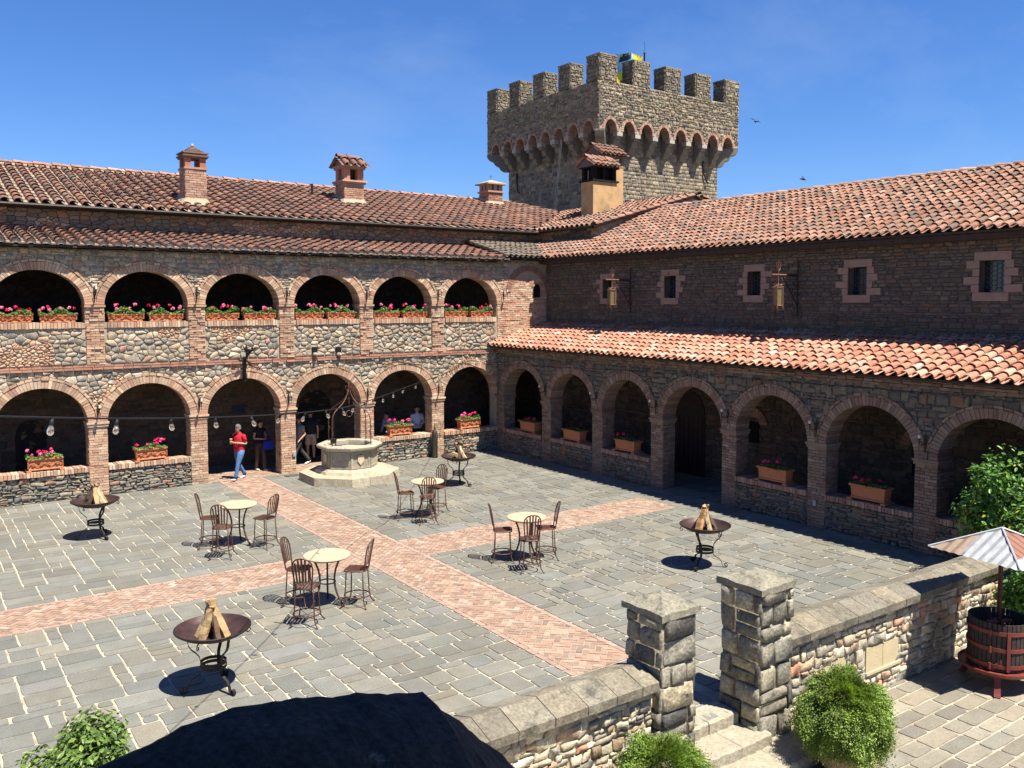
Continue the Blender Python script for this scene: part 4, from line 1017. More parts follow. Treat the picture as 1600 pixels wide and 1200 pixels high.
# ================================================================ terrace walls, gate posts, steps (foreground)
def wall_run(label, x0, x1, ze, plaques=()):
    t = thing('terrace_wall', label, 'wall', ((x0 + x1) / 2, -19.35, -.48), group='low terrace walls', world=True)
    Fz = Fr((x0, -19.6, 0), (1, 0, 0), (0, 1, 0)); w = x1 - x0
    mb = MB(); mb.box(x0, x1, -19.6, -19.1, -.6, ze, (1, 1, 1)); mb.build('core', mat('pale_mortar', (.52, .44, .30), rough=.95, var=.2, vs=6, bump=.6, bs=30), t)
    mb = MB(); rc = [(a - x0, b - x0, c, d) for a, b, c, d in plaques]
    stones(mb, Fz, rubble_cells(0, w, -.5, ze - .01, .21, .135), PAL_NEAR, prot=.036, gap=.012, rects=rc, top=.88)
    F4 = Fr((x1, -19.1, 0), (-1, 0, 0), (0, -1, 0)); stones(mb, F4, vor_cells(0, w, 0, ze - .01, .25, .17, seed=x1), PAL_NEAR, prot=.04, gap=.02)
    F3 = Fz.right(w); stones(mb, F3, rubble_cells(0, .5, -.5, ze - .01, .23, .14), PAL_NEAR, prot=.05, gap=.02)
    mb.build('stonework', M_stone, t, smooth=True)
    for (a, b, c, d) in plaques:
        mb = MB(); m = (a + b) / 2 + .01; mb.box(a, m - .004, -19.62, -19.58, c, d); mb.box(m + .004, b, -19.62, -19.58, c, d - .01)
        mb.box(a - .02, b + .02, -19.65, -19.58, c - .045, c - .003); mb.build('blocked_recess', mat('sandstone_panel', (.55, .45, .28), rough=.9, var=.1, bump=.3), t)
    mb = MB(); x = x0
    while x < x1 - .02:
        L = min(rr(.34, .55), x1 - x)
        if x1 - x - L < .2: L = x1 - x
        a, b = x + .005, x + L - .005; j = lambda: rr(-.005, .005)
        pr = [(-19.73, ze - .02), (-19.74, ze + .095), (-19.36, ze + .205), (-19.0, ze + .085), (-19.0, ze)]
        p0 = [(a, y + j(), z + j() * .6) for y, z in pr]; p1 = [(b, y + j(), z + j() * .6) for y, z in pr]
        mb.add(p0 + p1, [(0, 1, 2, 3, 4), (9, 8, 7, 6, 5)] + [(i, 5 + i, 5 + (i + 1) % 5, (i + 1) % 5) for i in range(5)], pick([(3, (.215, .19, .14)), (2, (.19, .17, .13)), (1, (.245, .215, .155))])); x += L
    mb.build('coping', M_coping, t)
    return t
wall_run('low rubble wall with slab coping left of the gate posts', -24, -11.08, .86)
wall_run('low rubble wall with two blocked recesses right of the gate posts', -8.62, -2.3, .80, ((-6.52, -5.64, -.12, .26), (-7.6, -7.05, -.08, .28)))
def gate_post(label, x0, x1, y0, y1, z0, zt):
    t = thing('gate_post', label, 'gate post', ((x0 + x1) / 2, (y0 + y1) / 2, z0), group='stone gate posts at the steps', world=True)
    w, d = x1 - x0, y1 - y0; Fa = Fr((x0, y0, 0), (1, 0, 0), (0, 1, 0))
    mb = MB(); mb.box(x0 + .02, x1 - .02, y0 + .02, y1 - .02, z0, zt, (.30, .26, .19))
    for F, W in ((Fa, w), (Fa.left(0, d), d), (Fa.right(w), d), (Fr((x1, y1, 0), (-1, 0, 0), (0, -1, 0)), w)):
        stones(mb, F, course_cells(0, W, z0, zt, .50, .29, .3), [(3, (.29, .26, .20)), (2, (.23, .21, .168)), (1.1, (.45, .39, .27)), (1.8, (.13, .122, .108))], prot=.05, gap=.03, d0=.03, top=.9)
    mb.build('shaft', M_block, t, smooth=True)
    mb = MB(); k = .04; a = (x0 - k, y0 - k), (x1 + k, y0 - k), (x1 + k, y1 + k), (x0 - k, y1 + k)
    n = 5; vs = []; top = []
    ring = []
    for i in range(4):
        p, q = a[i], a[(i + 1) % 4]
        for m in range(n): ring.append((p[0] + (q[0] - p[0]) * m / n + rr(-.014, .014), p[1] + (q[1] - p[1]) * m / n + rr(-.014, .014)))
    N_ = len(ring); cx, cy = (x0 + x1) / 2, (y0 + y1) / 2
    lo = [(x, y, zt + rr(-.01, .01)) for x, y in ring]; mi = [(x, y, zt + .085 + rr(-.01, .01)) for x, y in ring]; up = [(cx + (x - cx) * .5, cy + (y - cy) * .5, zt + .155 + rr(-.012, .012)) for x, y in ring]
    mb.add(lo + mi + up + [(cx, cy, zt + .2)], [(i, (i + 1) % N_, N_ + (i + 1) % N_, N_ + i) for i in range(N_)] + [(N_ + i, N_ + (i + 1) % N_, 2 * N_ + (i + 1) % N_, 2 * N_ + i) for i in range(N_)] + [(2 * N_ + i, 2 * N_ + (i + 1) % N_, 3 * N_) for i in range(N_)] + [tuple(range(N_))[::-1]], (.26, .24, .18))
    mb.build('cap', M_coping, t)
gate_post('square stone gate post with slab cap standing left of the steps', -11.04, -10.44, -19.74, -19.10, -.35, 1.70)
gate_post('square stone gate post with slab cap standing right of the steps', -9.29, -8.62, -19.82, -19.14, -.35, 1.70)
stp = thing('stone_steps', 'broad worn stone steps going down between the two gate posts', 'steps', (-9.8, -19.9, -.48), world=True)
def step(x0, x1, y0, y1, z0, z1, n):
    mb = MB(); w = (x1 - x0) / n
    for i in range(n):
        a, b = x0 + i * w + .004, x0 + (i + 1) * w - .004; m = 8; fr = []; 
        for k in range(m + 1): fr.append((a + (b - a) * k / m, y0 + rr(-.018, .018)))
        vs = [(x, y, z0) for x, y in fr] + [(x, y, z1 - .02 + rr(-.006, .004)) for x, y in fr] + [(x, y + .022, z1 + rr(-.004, .004)) for x, y in fr] + [(x, y1, z1) for x, y in fr]
        q = m + 1
        mb.add(vs, [(r * q + k, r * q + k + 1, (r + 1) * q + k + 1, (r + 1) * q + k) for r in range(3) for k in range(m)] + [(0, q, 2 * q, 3 * q), (m, q + m, 2 * q + m, 3 * q + m)], jit((.38, .335, .25), .08))
    return mb.build('step', mat('step_stone', attr=True, rough=.95, var=.16, vs=5, bump=.7, bs=16, fine=22, spots=((.2, .18, .14), .62, 3.)), stp)
step(-10.46, -9.33, -19.5, -19.1, -.17, .004, 2); step(-11.0, -9.17, -19.95, -19.3, -.33, -.16, 3); step(-11.3, -8.45, -20.42, -19.6, -.50, -.32, 3)

# ================================================================ foreground parapet, plus unseen walls and roof added to shade it
Lk = thing('parapet_and_shade_shell', 'dark shaded stone parapet with a rounded top in the near foreground', 'building', (-18.5, -28, -.6), world=True)
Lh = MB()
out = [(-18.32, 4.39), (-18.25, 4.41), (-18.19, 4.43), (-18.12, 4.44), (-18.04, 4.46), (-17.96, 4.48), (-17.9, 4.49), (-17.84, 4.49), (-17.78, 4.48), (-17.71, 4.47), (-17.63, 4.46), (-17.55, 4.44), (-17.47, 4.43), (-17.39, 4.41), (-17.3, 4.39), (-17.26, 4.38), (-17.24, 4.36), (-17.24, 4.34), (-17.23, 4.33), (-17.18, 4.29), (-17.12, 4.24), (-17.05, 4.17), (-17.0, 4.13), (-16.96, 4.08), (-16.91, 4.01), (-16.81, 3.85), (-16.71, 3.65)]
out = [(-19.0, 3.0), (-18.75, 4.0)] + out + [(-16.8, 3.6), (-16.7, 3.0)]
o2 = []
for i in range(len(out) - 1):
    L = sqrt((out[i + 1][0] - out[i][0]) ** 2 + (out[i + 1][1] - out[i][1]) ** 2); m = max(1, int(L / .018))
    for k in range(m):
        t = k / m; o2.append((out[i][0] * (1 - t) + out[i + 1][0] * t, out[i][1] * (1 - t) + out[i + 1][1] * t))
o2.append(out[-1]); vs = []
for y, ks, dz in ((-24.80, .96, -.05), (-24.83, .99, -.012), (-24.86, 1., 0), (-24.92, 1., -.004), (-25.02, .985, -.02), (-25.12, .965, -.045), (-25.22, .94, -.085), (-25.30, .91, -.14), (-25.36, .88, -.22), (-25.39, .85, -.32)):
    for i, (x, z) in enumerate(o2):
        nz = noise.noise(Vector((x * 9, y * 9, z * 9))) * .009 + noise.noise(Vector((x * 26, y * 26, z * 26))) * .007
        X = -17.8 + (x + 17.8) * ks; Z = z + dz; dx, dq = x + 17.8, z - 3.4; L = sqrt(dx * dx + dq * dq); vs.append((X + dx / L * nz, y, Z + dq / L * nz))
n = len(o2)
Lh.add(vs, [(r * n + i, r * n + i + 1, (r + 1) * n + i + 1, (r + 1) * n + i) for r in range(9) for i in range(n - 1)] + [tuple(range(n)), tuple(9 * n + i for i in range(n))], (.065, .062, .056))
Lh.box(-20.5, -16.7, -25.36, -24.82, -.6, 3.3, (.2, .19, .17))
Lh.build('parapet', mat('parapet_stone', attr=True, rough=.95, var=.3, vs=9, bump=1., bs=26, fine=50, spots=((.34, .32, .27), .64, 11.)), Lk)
mb = MB(); mb.box(-20.5, -17.3, -30.5, -25.37, 3.2, 3.45); mb.box(-20.5, -17.3, -30.8, -30.5, -.6, 7.6); mb.box(-20.8, -20.5, -30.8, -24.8, -.6, 7.6); mb.box(-17.3, -17.0, -30.5, -27.9, -.6, 7.6); mb.build('wall', M_mortar_d, Lk)  # unseen floor and walls added round the camera to keep the parapet dark
mb = MB(); mb.box(-20.9, -16.5, -31, -25.0, 7.6, 7.75); mb.build('roof', M_timber, Lk)  # unseen roof slab added overhead to keep the sun off the parapet

# ================================================================ courtyard furniture
def table(loc, label, rz):
    t = thing('bistro_table', label, 'table', loc, rz, 'bar tables in the courtyard')
    mb = MB(); mb.lathe([(.0, .905), (.40, .905), (.425, .915), (.43, .925), (.425, .94), (0, .942)], 40, (.52, .39, .265)); mb.build('tabletop', mat('table_stone', attr=True, rough=.5, var=.10, vs=7, fine=40, spots=((.42, .29, .185), .6, 5., .6)), t)
    prof = [(.30, .90), (.235, .82), (.185, .70), (.155, .57), (.15, .45), (.165, .34), (.205, .22), (.26, .12), (.315, .03), (.33, .0), (.355, .006)]
    for k in range(3):
        a = 2 * pi * k / 3; mb = MB(); mb.tube([(r * cos(a), r * sin(a), z + .004) for r, z in prof], .020, 6); mb.build('leg', M_rust, t, smooth=True)
    mb = MB(); mb.tube([(.15 * cos(2 * pi * k / 20), .15 * sin(2 * pi * k / 20), .43) for k in range(21)], .012, 5, cap=False); mb.tube([(.36 * cos(2 * pi * k / 28), .36 * sin(2 * pi * k / 28), .892) for k in range(29)], .011, 5, cap=False); mb.build('ring', M_rust, t, smooth=True)
    return t
def chair(loc, label, rz):
    """faces +x in its own frame"""
    t = thing('bar_chair', label, 'chair', loc, rz, 'iron bar chairs round the tables'); SZ = .68
    mb = MB(); rim = [(.19, -.17), (.20, .0), (.19, .17), (.10, .20), (-.12, .175), (-.185, .12), (-.20, 0), (-.185, -.12), (-.12, -.175), (.10, -.20)]
    mb.tube([(x, y, SZ) for x, y in rim] + [(rim[0][0], rim[0][1], SZ)], .014, 5)
    for k in range(6):
        y = -.15 + k * .06; w = .185 * sqrt(max(.1, 1 - (y / .22) ** 2)); mb.box(-w, w + .005, y - .021, y + .021, SZ - .004, SZ + .006)
    mb.build('seat', M_rust, t)
    for sx in (1, -1):
        for sy in (1, -1):
            mb = MB(); mb.tube([(sx * .155, sy * .155, SZ), (sx * .165, sy * .165, .42), (sx * .175, sy * .175, .2), (sx * .19, sy * .19, .10), (sx * .225, sy * .225, .03), (sx * .25, sy * .25, .008)], .0125, 5); mb.build('leg', M_rust, t, smooth=True)
    mb = MB(); mb.tube([(.235 * cos(2 * pi * k / 24), .235 * sin(2 * pi * k / 24), .20) for k in range(25)], .012, 5, cap=False)
    for a in (pi / 4, 3 * pi / 4): mb.tube([(.235 * cos(a), .235 * sin(a), .20), (0, 0, .17), (-.235 * cos(a), -.235 * sin(a), .20)], .006, 4)
    mb.build('foot_ring', M_rust, t, smooth=True)
    B = lambda y, z: (-.165 - (z - SZ) * .20 - .04 * (1 - (y / .18) ** 2) * .8, y, z)
    mb = MB(); arch = [(-.135, SZ), (-.15, .80), (-.168, .95), (-.175, 1.06), (-.16, 1.15), (-.11, 1.21), (-.05, 1.235), (0, 1.24), (.05, 1.235), (.11, 1.21), (.16, 1.15), (.175, 1.06), (.168, .95), (.15, .80), (.135, SZ)]
    mb.tube([B(y, z) for y, z in arch], .0145, 5); mb.tube([B(y, .80) for y in (-.15, -.08, 0, .08, .15)], .009, 5)
    for k in range(5):
        y0 = (-.10 + k * .05); y1 = y0 * 1.22; zt = 1.24 - .035 * (abs(k - 2) ** 1.6) * .8
        mb.bar([B(y0, .80), B((y0 + y1) / 2, 1.0), B(y1, zt)], .032, .006, side=(0, 1, 0))
    mb.build('backrest', M_rust, t)
    return t
TB = {'nearest': (-12.18, -12.28), 'left': (-12.22, -7.32), 'far': (-7.36, -7.58), 'right': (-7.50, -12.12)}
TL = {'nearest': 'round stone topped bar table nearest the camera beside the brick cross', 'left': 'round stone topped bar table at the left in front of the walking man',
      'far': 'round stone topped bar table near the octagonal well', 'right': 'round stone topped bar table right of the brick path crossing'}
WH = {'nearest': 'the table nearest the camera', 'left': 'the table in front of the walking man', 'far': 'the table near the well', 'right': 'the table right of the brick path crossing'}
CHS = {'nearest': [(-12.61, -11.97), (-12.87, -13.0), (-11.74, -12.62)], 'left': [(-12.82, -7.17), (-12.85, -8.18), (-11.79, -7.9)],
       'far': [(-7.95, -7.48), (-7.71, -8.21), (-6.95, -7.35)], 'right': [(-7.98, -11.90), (-7.92, -12.82), (-7.10, -12.3)]}
POS = ['at the back left of', 'in front of', 'at the right of']
t0 = c0 = None
for key, (x, y) in TB.items():
    rz = {'nearest': -.95, 'left': -1.0, 'far': .4, 'right': .3}[key]
    if t0 is None: t0 = table((x, y, 0), TL[key], rz)
    else: copy_tree(t0, (x, y, 0), rz, TL[key])
    for k, (cx, cy) in enumerate(CHS[key]):
        lab = 'iron bar chair %s %s' % (POS[k], WH[key]); rz = atan2(y - cy, x - cx) + (-.15, .1, -.1)[k]
        if c0 is None: c0 = chair((cx, cy, 0), lab, rz)
        else: copy_tree(c0, (cx, cy, 0), rz, lab)

def fire_pit(loc, label, rz):
    t = thing('fire_pit', label, 'fire pit', loc, rz, 'iron fire bowls in the court corners')
    mb = MB(); prof = [(0, .735), (.15, .74), (.30, .77), (.44, .825), (.535, .885), (.54, .915), (.525, .912), (.52, .893), (.43, .838), (.30, .785), (.15, .755), (0, .75)]
    mb.lathe([(r * .975, z) for r, z in prof], 48); mb.tube([(.525 * cos(2 * pi * k / 40), .525 * sin(2 * pi * k / 40), .905) for k in range(41)], .013, 6, mi=1, cap=False); mb.build('bowl', [mat('bowl_iron', (.075, .042, .038), rough=.5, metal=.4, var=.35, vs=6), M_iron], t, smooth=True)
    for k in range(3):
        a = 2 * pi * k / 3; ca, sa = cos(a), sin(a)
        p = [(.36, .80), (.345, .74), (.335, .68), (.30, .62), (.235, .56), (.19, .50), (.175, .42), (.17, .34), (.18, .26), (.24, .215), (.31, .18), (.345, .12), (.365, .05), (.385, .012), (.43, .006)]
        sc_ = [(.43 + .05 * sin(q) * (1 - q / 9), .056 - .05 * cos(q) * (1 - q / 9)) for q in [i * .55 for i in range(0, 14)]]
        mb = MB(); mb.bar([(r * ca, r * sa, z) for r, z in p + sc_], .045, .010, side=(-sa, ca, 0))
        hk = [(.40, .82), (.46, .845), (.50, .835), (.525, .80), (.51, .765), (.48, .76), (.465, .785), (.48, .80)]
        b = a + pi / 3; mb2 = MB(); mb2.tube([(r * cos(b), r * sin(b), z) for r, z in hk], .009, 5); mb2.build('scroll', M_iron, t, smooth=True)
        mb.build('leg', M_iron, t)
    mb = MB()
    for z, r in ((.40, .178), (.34, .182)): mb.bar([(r * cos(2 * pi * k / 24), r * sin(2 * pi * k / 24), z) for k in range(25)], .045, .010)
    mb.build('ring', M_iron, t)
    return t
PITS = {'left': ((-14.80, -4.82), .9), 'near': ((-14.95, -14.62), .87), 'right': ((-4.74, -14.72), 1.36), 'far': ((-4.64, -4.72), .9)}
PL = {'left': 'iron fire bowl on a scrolled stand at the far left of the court', 'near': 'largest looking iron fire bowl on scrolled stand at the lower left',
      'right': 'iron fire bowl on scrolled stand right of the brick path, before the shaded arcade', 'far': 'iron fire bowl on scrolled stand beyond the well near the corner'}
def log_mesh(k):
    L = (.50, .44, .47, .52)[k % 4]; w = (.055, .045, .062, .04)[k % 4]; mb = MB(); n = 7; sec = [(-w, -.4 * w), (w * .2, -w * .8), (w, 0), (w * .3, w * .8), (-w * .6, w * .6)]; vs = []
    for i in range(n):
        t = i / (n - 1); s = 1 - .25 * t * (1 if k % 2 else .5)
        for m, (a, b) in enumerate(sec): vs.append((a * s + rr(-.010, .010), b * s + rr(-.010, .010), t * L + (rr(-.02, .02) if i in (0, n - 1) else 0)))
    fs = [(i * 5 + m, i * 5 + (m + 1) % 5, i * 5 + 5 + (m + 1) % 5, i * 5 + 5 + m) for i in range(n - 1) for m in range(5)] + [(4, 3, 2, 1, 0), tuple((n - 1) * 5 + m for m in range(5))]
    base = [(.62, .42, .21), (.72, .54, .32), (.55, .30, .13), (.36, .23, .13)][k % 4]
    o = len(mb.v); mb.add(vs, fs, base)
    if k in (2, 5, 7): base = (.15, .095, .06)
    for i, f in enumerate(mb.f):
        m = i % 5; mb.c[i] = tuple(c * (1.0, .8, .55, .95, .7)[m] for c in base)
    me = bpy.data.meshes.new('log'); me.from_pydata(mb.v, [], mb.f); me.materials.append(M_wood)
    at = me.color_attributes.new('Col', 'FLOAT_COLOR', 'CORNER'); buf = []
    for f, c in zip(mb.f, mb.c): buf += [*c, 1.] * len(f)
    at.data.foreach_set('color', buf); me.update(); return me
LOGS = [log_mesh(k) for k in range(8)]
fp0 = None
for key, ((x, y), rz) in PITS.items():
    if fp0 is None: fp0 = fire_pit((x, y, 0), PL[key], rz)
    else: copy_tree(fp0, (x, y, 0), rz, PL[key])
    nl = {'left': 6, 'near': 6, 'right': 5, 'far': 5}[key]
    CL = ['right', 'back right', 'back left', 'left', 'front left', 'front right'] if nl == 6 else ['right', 'back', 'left', 'front left', 'front right']
    for i in range(nl):
        a = 2 * pi * i / nl - .62 + rr(-.2, .2); r = rr(.20, .27); lean = math.atan2(r * .9, .40) + rr(-.05, .05)
        o = bpy.data.objects.new('split_log', LOGS[(i * 3 + int(rz * 10)) % 8]); C.objects.link(o)
        o.scale = (1.36, 1.36, 1.2); o.location = (x + r * cos(a), y + r * sin(a), .775); ax = Vector((-sin(a), cos(a), 0))
        o.rotation_euler = (Matrix.Rotation(-lean, 4, ax) @ Matrix.Rotation(a + rr(-.6, .6), 4, 'Z')).to_euler()
        if key == 'far' and i % 2: o.rotation_euler = (Matrix.Rotation(-1.15, 4, ax) @ Matrix.Rotation(a, 4, 'Z')).to_euler()
        tag(o, {'left': 'split log at the %s of the stack in the far left bowl' % CL[i], 'near': 'split log at the %s of the stack in the lower left bowl' % CL[i],
                'right': 'split log at the %s of the stack in the right bowl' % CL[i], 'far': 'split log at the %s of the pile in the bowl beyond the well' % CL[i]}[key], 'firewood', 'firewood in the %s fire bowl' % {'left': 'far left', 'near': 'lower left', 'right': 'right', 'far': 'far corner'}[key])

# ---- well
Wl = thing('stone_well', 'octagonal carved stone well with an iron cage frame standing on stepped base', 'well', (-6.87, -1.78, 0), 0)
def octa(mb, r0, r1, z0, z1, col, seg=1, jitter=.006):
    """ring of blocks, circumradius of outer r0 at bottom and r1 at top"""
    for k in range(8):
        a0 = pi / 8 + k * pi / 4; a1 = a0 + pi / 4
        for s in range(seg):
            f0 = s / seg; f1 = (s + 1) / seg; P = []
            for (r, z) in ((r0, z0), (r1, z1)):
                for f in (f0 + .004, f1 - .004):
                    P.append((r * (cos(a0) * (1 - f) + cos(a1) * f), r * (sin(a0) * (1 - f) + sin(a1) * f), z))
            inn = [(p[0] * .6, p[1] * .6, p[2]) for p in P]
            vs = P + inn; mb.add(vs, [(0, 1, 3, 2), (2, 3, 7, 6), (0, 2, 6, 4), (1, 5, 7, 3), (0, 4, 5, 1)], jit(col, .1))
PALW = (.38, .335, .25)
mb = MB(); octa(mb, 1.58, 1.56, 0, .25, (.42, .36, .255), 2); octa(mb, 1.10, 1.06, .25, .34, (.48, .41, .29)); octa(mb, 1.02, .96, .34, .40, (.48, .41, .29)); mb.lathe([(1.0, .0), (1.0, .3), (.0, .3)], 8, PALW, rot=pi / 8); mb.build('plinth', M_wellstone, Wl)
mb = MB()
for k in range(8):
    a0 = pi / 8 + k * pi / 4; a1 = a0 + pi / 4
    def PT(f, r, z): return (r * (cos(a0) * (1 - f) + cos(a1) * f), r * (sin(a0) * (1 - f) + sin(a1) * f), z)
    for (f0, f1, r, z0, z1) in ((0., 1., .86, .40, .96),):
        c = jit(PALW, .1); mb.add([PT(f0, r, z0), PT(f1, r, z0), PT(f1, r * 1.0, z1), PT(f0, r, z1), PT(f0, r * .72, z0), PT(f1, r * .72, z0), PT(f1, r * .72, z1), PT(f0, r * .72, z1)], [(0, 1, 2, 3), (4, 7, 6, 5), (3, 2, 6, 7)], c)
    # sunk panel frame and shield
    for (fa, fb, za, zb) in ((.02, .12, .42, .94), (.88, .98, .42, .94), (.12, .88, .42, .48), (.12, .88, .88, .94)):
        mb.add([PT(fa, .861, za), PT(fb, .861, za), PT(fb, .861, zb), PT(fa, .861, zb), PT(fa, .882, za), PT(fb, .882, za), PT(fb, .882, zb), PT(fa, .882, zb)], [(4, 5, 6, 7), (0, 4, 7, 3), (1, 2, 6, 5), (0, 1, 5, 4), (3, 7, 6, 2)], jit(PALW, .06))
    if k in (5, 3):
        sh = [(.36, .84), (.64, .84), (.66, .66), (.5, .53), (.34, .66)]
        mb.add([PT(f, .87, z) for f, z in sh] + [PT(f, .895, z) for f, z in sh], [(5, 6, 7, 8, 9)] + [(i, (i + 1) % 5, 5 + (i + 1) % 5, 5 + i) for i in range(5)], (.60, .5, .33))
mb.build('wellhead', M_wellstone, Wl)
mb = MB()
prof = [(.90, .96), (.97, .985), (1.02, 1.03), (1.03, 1.08), (1.0, 1.115), (.92, 1.125), (.74, 1.12), (.72, 1.09), (.70, .5), (.0, .5)]
mb.lathe(prof, 8, (.40, .355, .27), rot=pi / 8); mb.build('rim', M_wellstone, Wl)
mb = MB(); mb.lathe([(.66, .52), (0, .53)], 8, (.02, .02, .02), rot=pi / 8); mb.build('water', M_black, Wl)
for k in range(4):
    a = pi / 4 + k * pi / 2 - .32; ca, sa = cos(a), sin(a)
    p = [(.84, 1.10), (.84, 1.5), (.835, 1.85), (.80, 2.03), (.70, 2.17), (.52, 2.28), (.34, 2.38), (.20, 2.50), (.11, 2.62), (.05, 2.74), (.03, 2.80)]
    mb = MB(); mb.tube([(r * ca, r * sa, z) for r, z in p], .017, 6)
    mb.tube([((.84 - .06 * sin(q)) * ca, (.84 - .06 * sin(q)) * sa, 1.45 + q * .05) for q in [i * .5 for i in range(8)]], .008, 4); mb.build('frame_rod', M_rust, Wl, smooth=True)
mb = MB(); mb.tube([(0, 0, 2.62), (0, 0, 3.05)], [.03, .008], 6)
for k in range(4): a = k * pi / 2; mb.tube([(0, 0, 2.72), (.08 * cos(a), .08 * sin(a), 2.80), (.12 * cos(a), .12 * sin(a), 2.90), (.09 * cos(a), .09 * sin(a), 2.93)], .01, 4)
mb.tube([(0, 0, 2.6), (0, 0, 2.15)], .01, 4); mb.tube([(.1 * cos(2 * pi * k / 14), 0, 2.05 + .1 * sin(2 * pi * k / 14)) for k in range(15)], .014, 5); mb.build('pulley', M_rust, Wl, smooth=True)
mb = MB(); mb.tube([(-.45, .2, 1.14), (-.45, .2, 1.9)], .012, 5); mb.lathe([(.0, 0), (.09, .0), (.11, .14), (.10, .14), (0, .02)], 10, c=(-.48, .15, 1.13)); mb.build('bucket', M_iron, Wl)
for i in range(5): pass

# ---- planters with geraniums
GR = [(2, (.075, .16, .035)), (2, (.10, .21, .045)), (1, (.05, .11, .03)), (1, (.15, .26, .07))]
def leafcloud(mb, n, fn, size, pal, k=4, cup=.2, up=.5):
    for _ in range(n):
        p, nn = fn(); p = Vector(p); nn = Vector(nn)
        nn = (nn + Vector((rr(-1, 1), rr(-1, 1), rr(-.6, 1.0) + up)) * .8)
        if nn.length < 1e-4: continue
        nn.normalize(); a = nn.orthogonal().normalized(); a.rotate(Matrix.Rotation(rr(0, 6.28), 3, nn)); b = nn.cross(a); s = size * rr(.6, 1.25)
        if k == 4: pts = [p - a * s, p + b * s * .42 + nn * s * cup, p + a * s, p - b * s * .42 + nn * s * cup]; fs = [(0, 1, 2), (0, 2, 3)]
        else:
            pts = [p + (a * cos(2 * pi * q / k) + b * sin(2 * pi * q / k)) * s * .6 + nn * (cup * s * (q % 2)) for q in range(k)]; fs = [tuple(range(k))]
        mb.add(pts, fs, pick(pal))
def trough(L, W, H, relief=True):
    mb = MB(); l, w = L / 2, W / 2
    def loop(k, z): return [(-l * k, -w * k - 0, z), (l * k, -w * k, z), (l * k, w * k, z), (-l * k, w * k, z)]
    lv = [(.93, 0), (.93, .03), (.88, .05), (.92, H - .06), (.97, H - .05), (1., H - .035), (1., H), (.90, H), (.86, H - .03)]
    vs = []
    for k, z in lv: vs += [(sx * (l - (1 - k) * .5 * .9), sy * (w - (1 - k) * .5 * .9), z) for sx, sy in ((-1, -1), (1, -1), (1, 1), (-1, 1))]
    n = len(lv); mb.add(vs, [(i * 4 + q, i * 4 + (q + 1) % 4, i * 4 + 4 + (q + 1) % 4, i * 4 + 4 + q) for i in range(n - 1) for q in range(4)] + [(3, 2, 1, 0)])
    mb.add([(-l * .9, -w * .9, H - .04), (l * .9, -w * .9, H - .04), (l * .9, w * .9, H - .04), (-l * .9, w * .9, H - .04)], [(0, 1, 2, 3)], mi=1)
    if relief:
        for y, s in ((-w * .985, -1),):
            for q in range(4):
                cx = -l * .66 + q * l * .44; sg = 1 if q < 2 else -1
                mb.tube([(cx + sg * .045 * (1 - i / 16) * cos(i * .75), y + .012, H * .5 + .05 * (1 - i / 16) * sin(i * .75)) for i in range(13)], .011, 4)
            mb.tube([(-l * .9 + i * l * .12, y + .014, H * .5 + .045 * sin(i * 1.1)) for i in range(16)], .009, 4)
            for sx in (-1, 1):
                for q in range(4): mb.tube([(sx * l * .95, y - .0 + .012, .07 + q * (H - .14) / 4), (sx * l * .95, y + .012, .07 + q * (H - .14) / 4 + .03)], .02, 5)
    return mb
M_soil = mat('potting_soil', (.03, .02, .015), rough=1)
PET = {'pink': [(2, (.80, .18, .42)), (1, (.85, .32, .52))], 'hot': [(2, (.75, .02, .16)), (1, (.80, .05, .25))], 'red': [(2, (.60, .012, .03)), (1, (.7, .03, .05))]}
def blossom(kind, r=.055):
    mb = MB()
    def fn():
        v = Vector((rr(-1, 1), rr(-1, 1), rr(-.5, 1))).normalized(); return v * r * rr(.6, 1) * .9, v
    leafcloud(mb, 26, fn, r * .62, PET[kind], 5, .15, 0); return mb
BL = {k: blossom(k) for k in PET}; BLO = {}
def planter(loc, label, rz, L=.95, W=.36, H=.33, kinds=('hot', 'hot', 'red'), nb=8, lush=1., feet=True, seed=1, group=None, relief=True, cat='planter'):
    t = thing('flower_planter', label, cat, loc, rz, group); z0 = .045 if feet else .0
    o = trough(L, W, H, relief).build('trough', [M_terra, M_soil], t); o.location = (0, 0, z0)
    if feet:
        for sx in (-1, 1):
            mb = MB(); mb.box(sx * L * .46 - .06, sx * L * .46 + .06, -W / 2 - .03, W / 2 + .02, 0, z0, (1, 1, 1)); mb.build('pot_foot', M_terra, t)
    mb = MB(); zt = z0 + H
    def fn():
        x = rr(-L / 2, L / 2) * 1.02; y = rr(-W / 2, W / 2) * 1.15; h = .17 * lush * (1 - (y / W) ** 2) * (.6 + .4 * sin(x * 9 + seed)) * R.random() ** .6
        return (x, y, zt - .02 + h), (x * .4, y * 2, .6)
    leafcloud(mb, int(380 * lush), fn, .042, GR, 6, .12)
    mb.build('foliage', M_leaf, t)
    for i in range(nb):
        kd = R.choice(kinds); x = rr(-L * .48, L * .48); y = rr(-W * .55, W * .3); z = zt + .11 + rr(.0, .12) * lush
        if kd not in BLO: BLO[kd] = BL[kd].build('blossom', M_petal, t); b = BLO[kd]
        else: b = BLO[kd].copy(); C.objects.link(b); b.parent = t
        b.location = (x, y, z); b.scale = (rr(.75, 1.15),) * 3; b.rotation_euler = (0, 0, rr(0, 6))
        if z > zt + .14:
            pass
    return t
UP = [(-16.26, -15.4), (-15.25, -14.3), (-13.5, -12.51), (-12.38, -11.4), (-10.75, -9.71), (-9.57, -8.53), (-7.89, -6.9), (-6.78, -5.77), (-5.09, -4.09), (-3.96, -2.98), (-2.26, -1.28), (-1.14, -0.17)]
ORD = ['first', 'second', 'third', 'fourth', 'fifth', 'sixth']
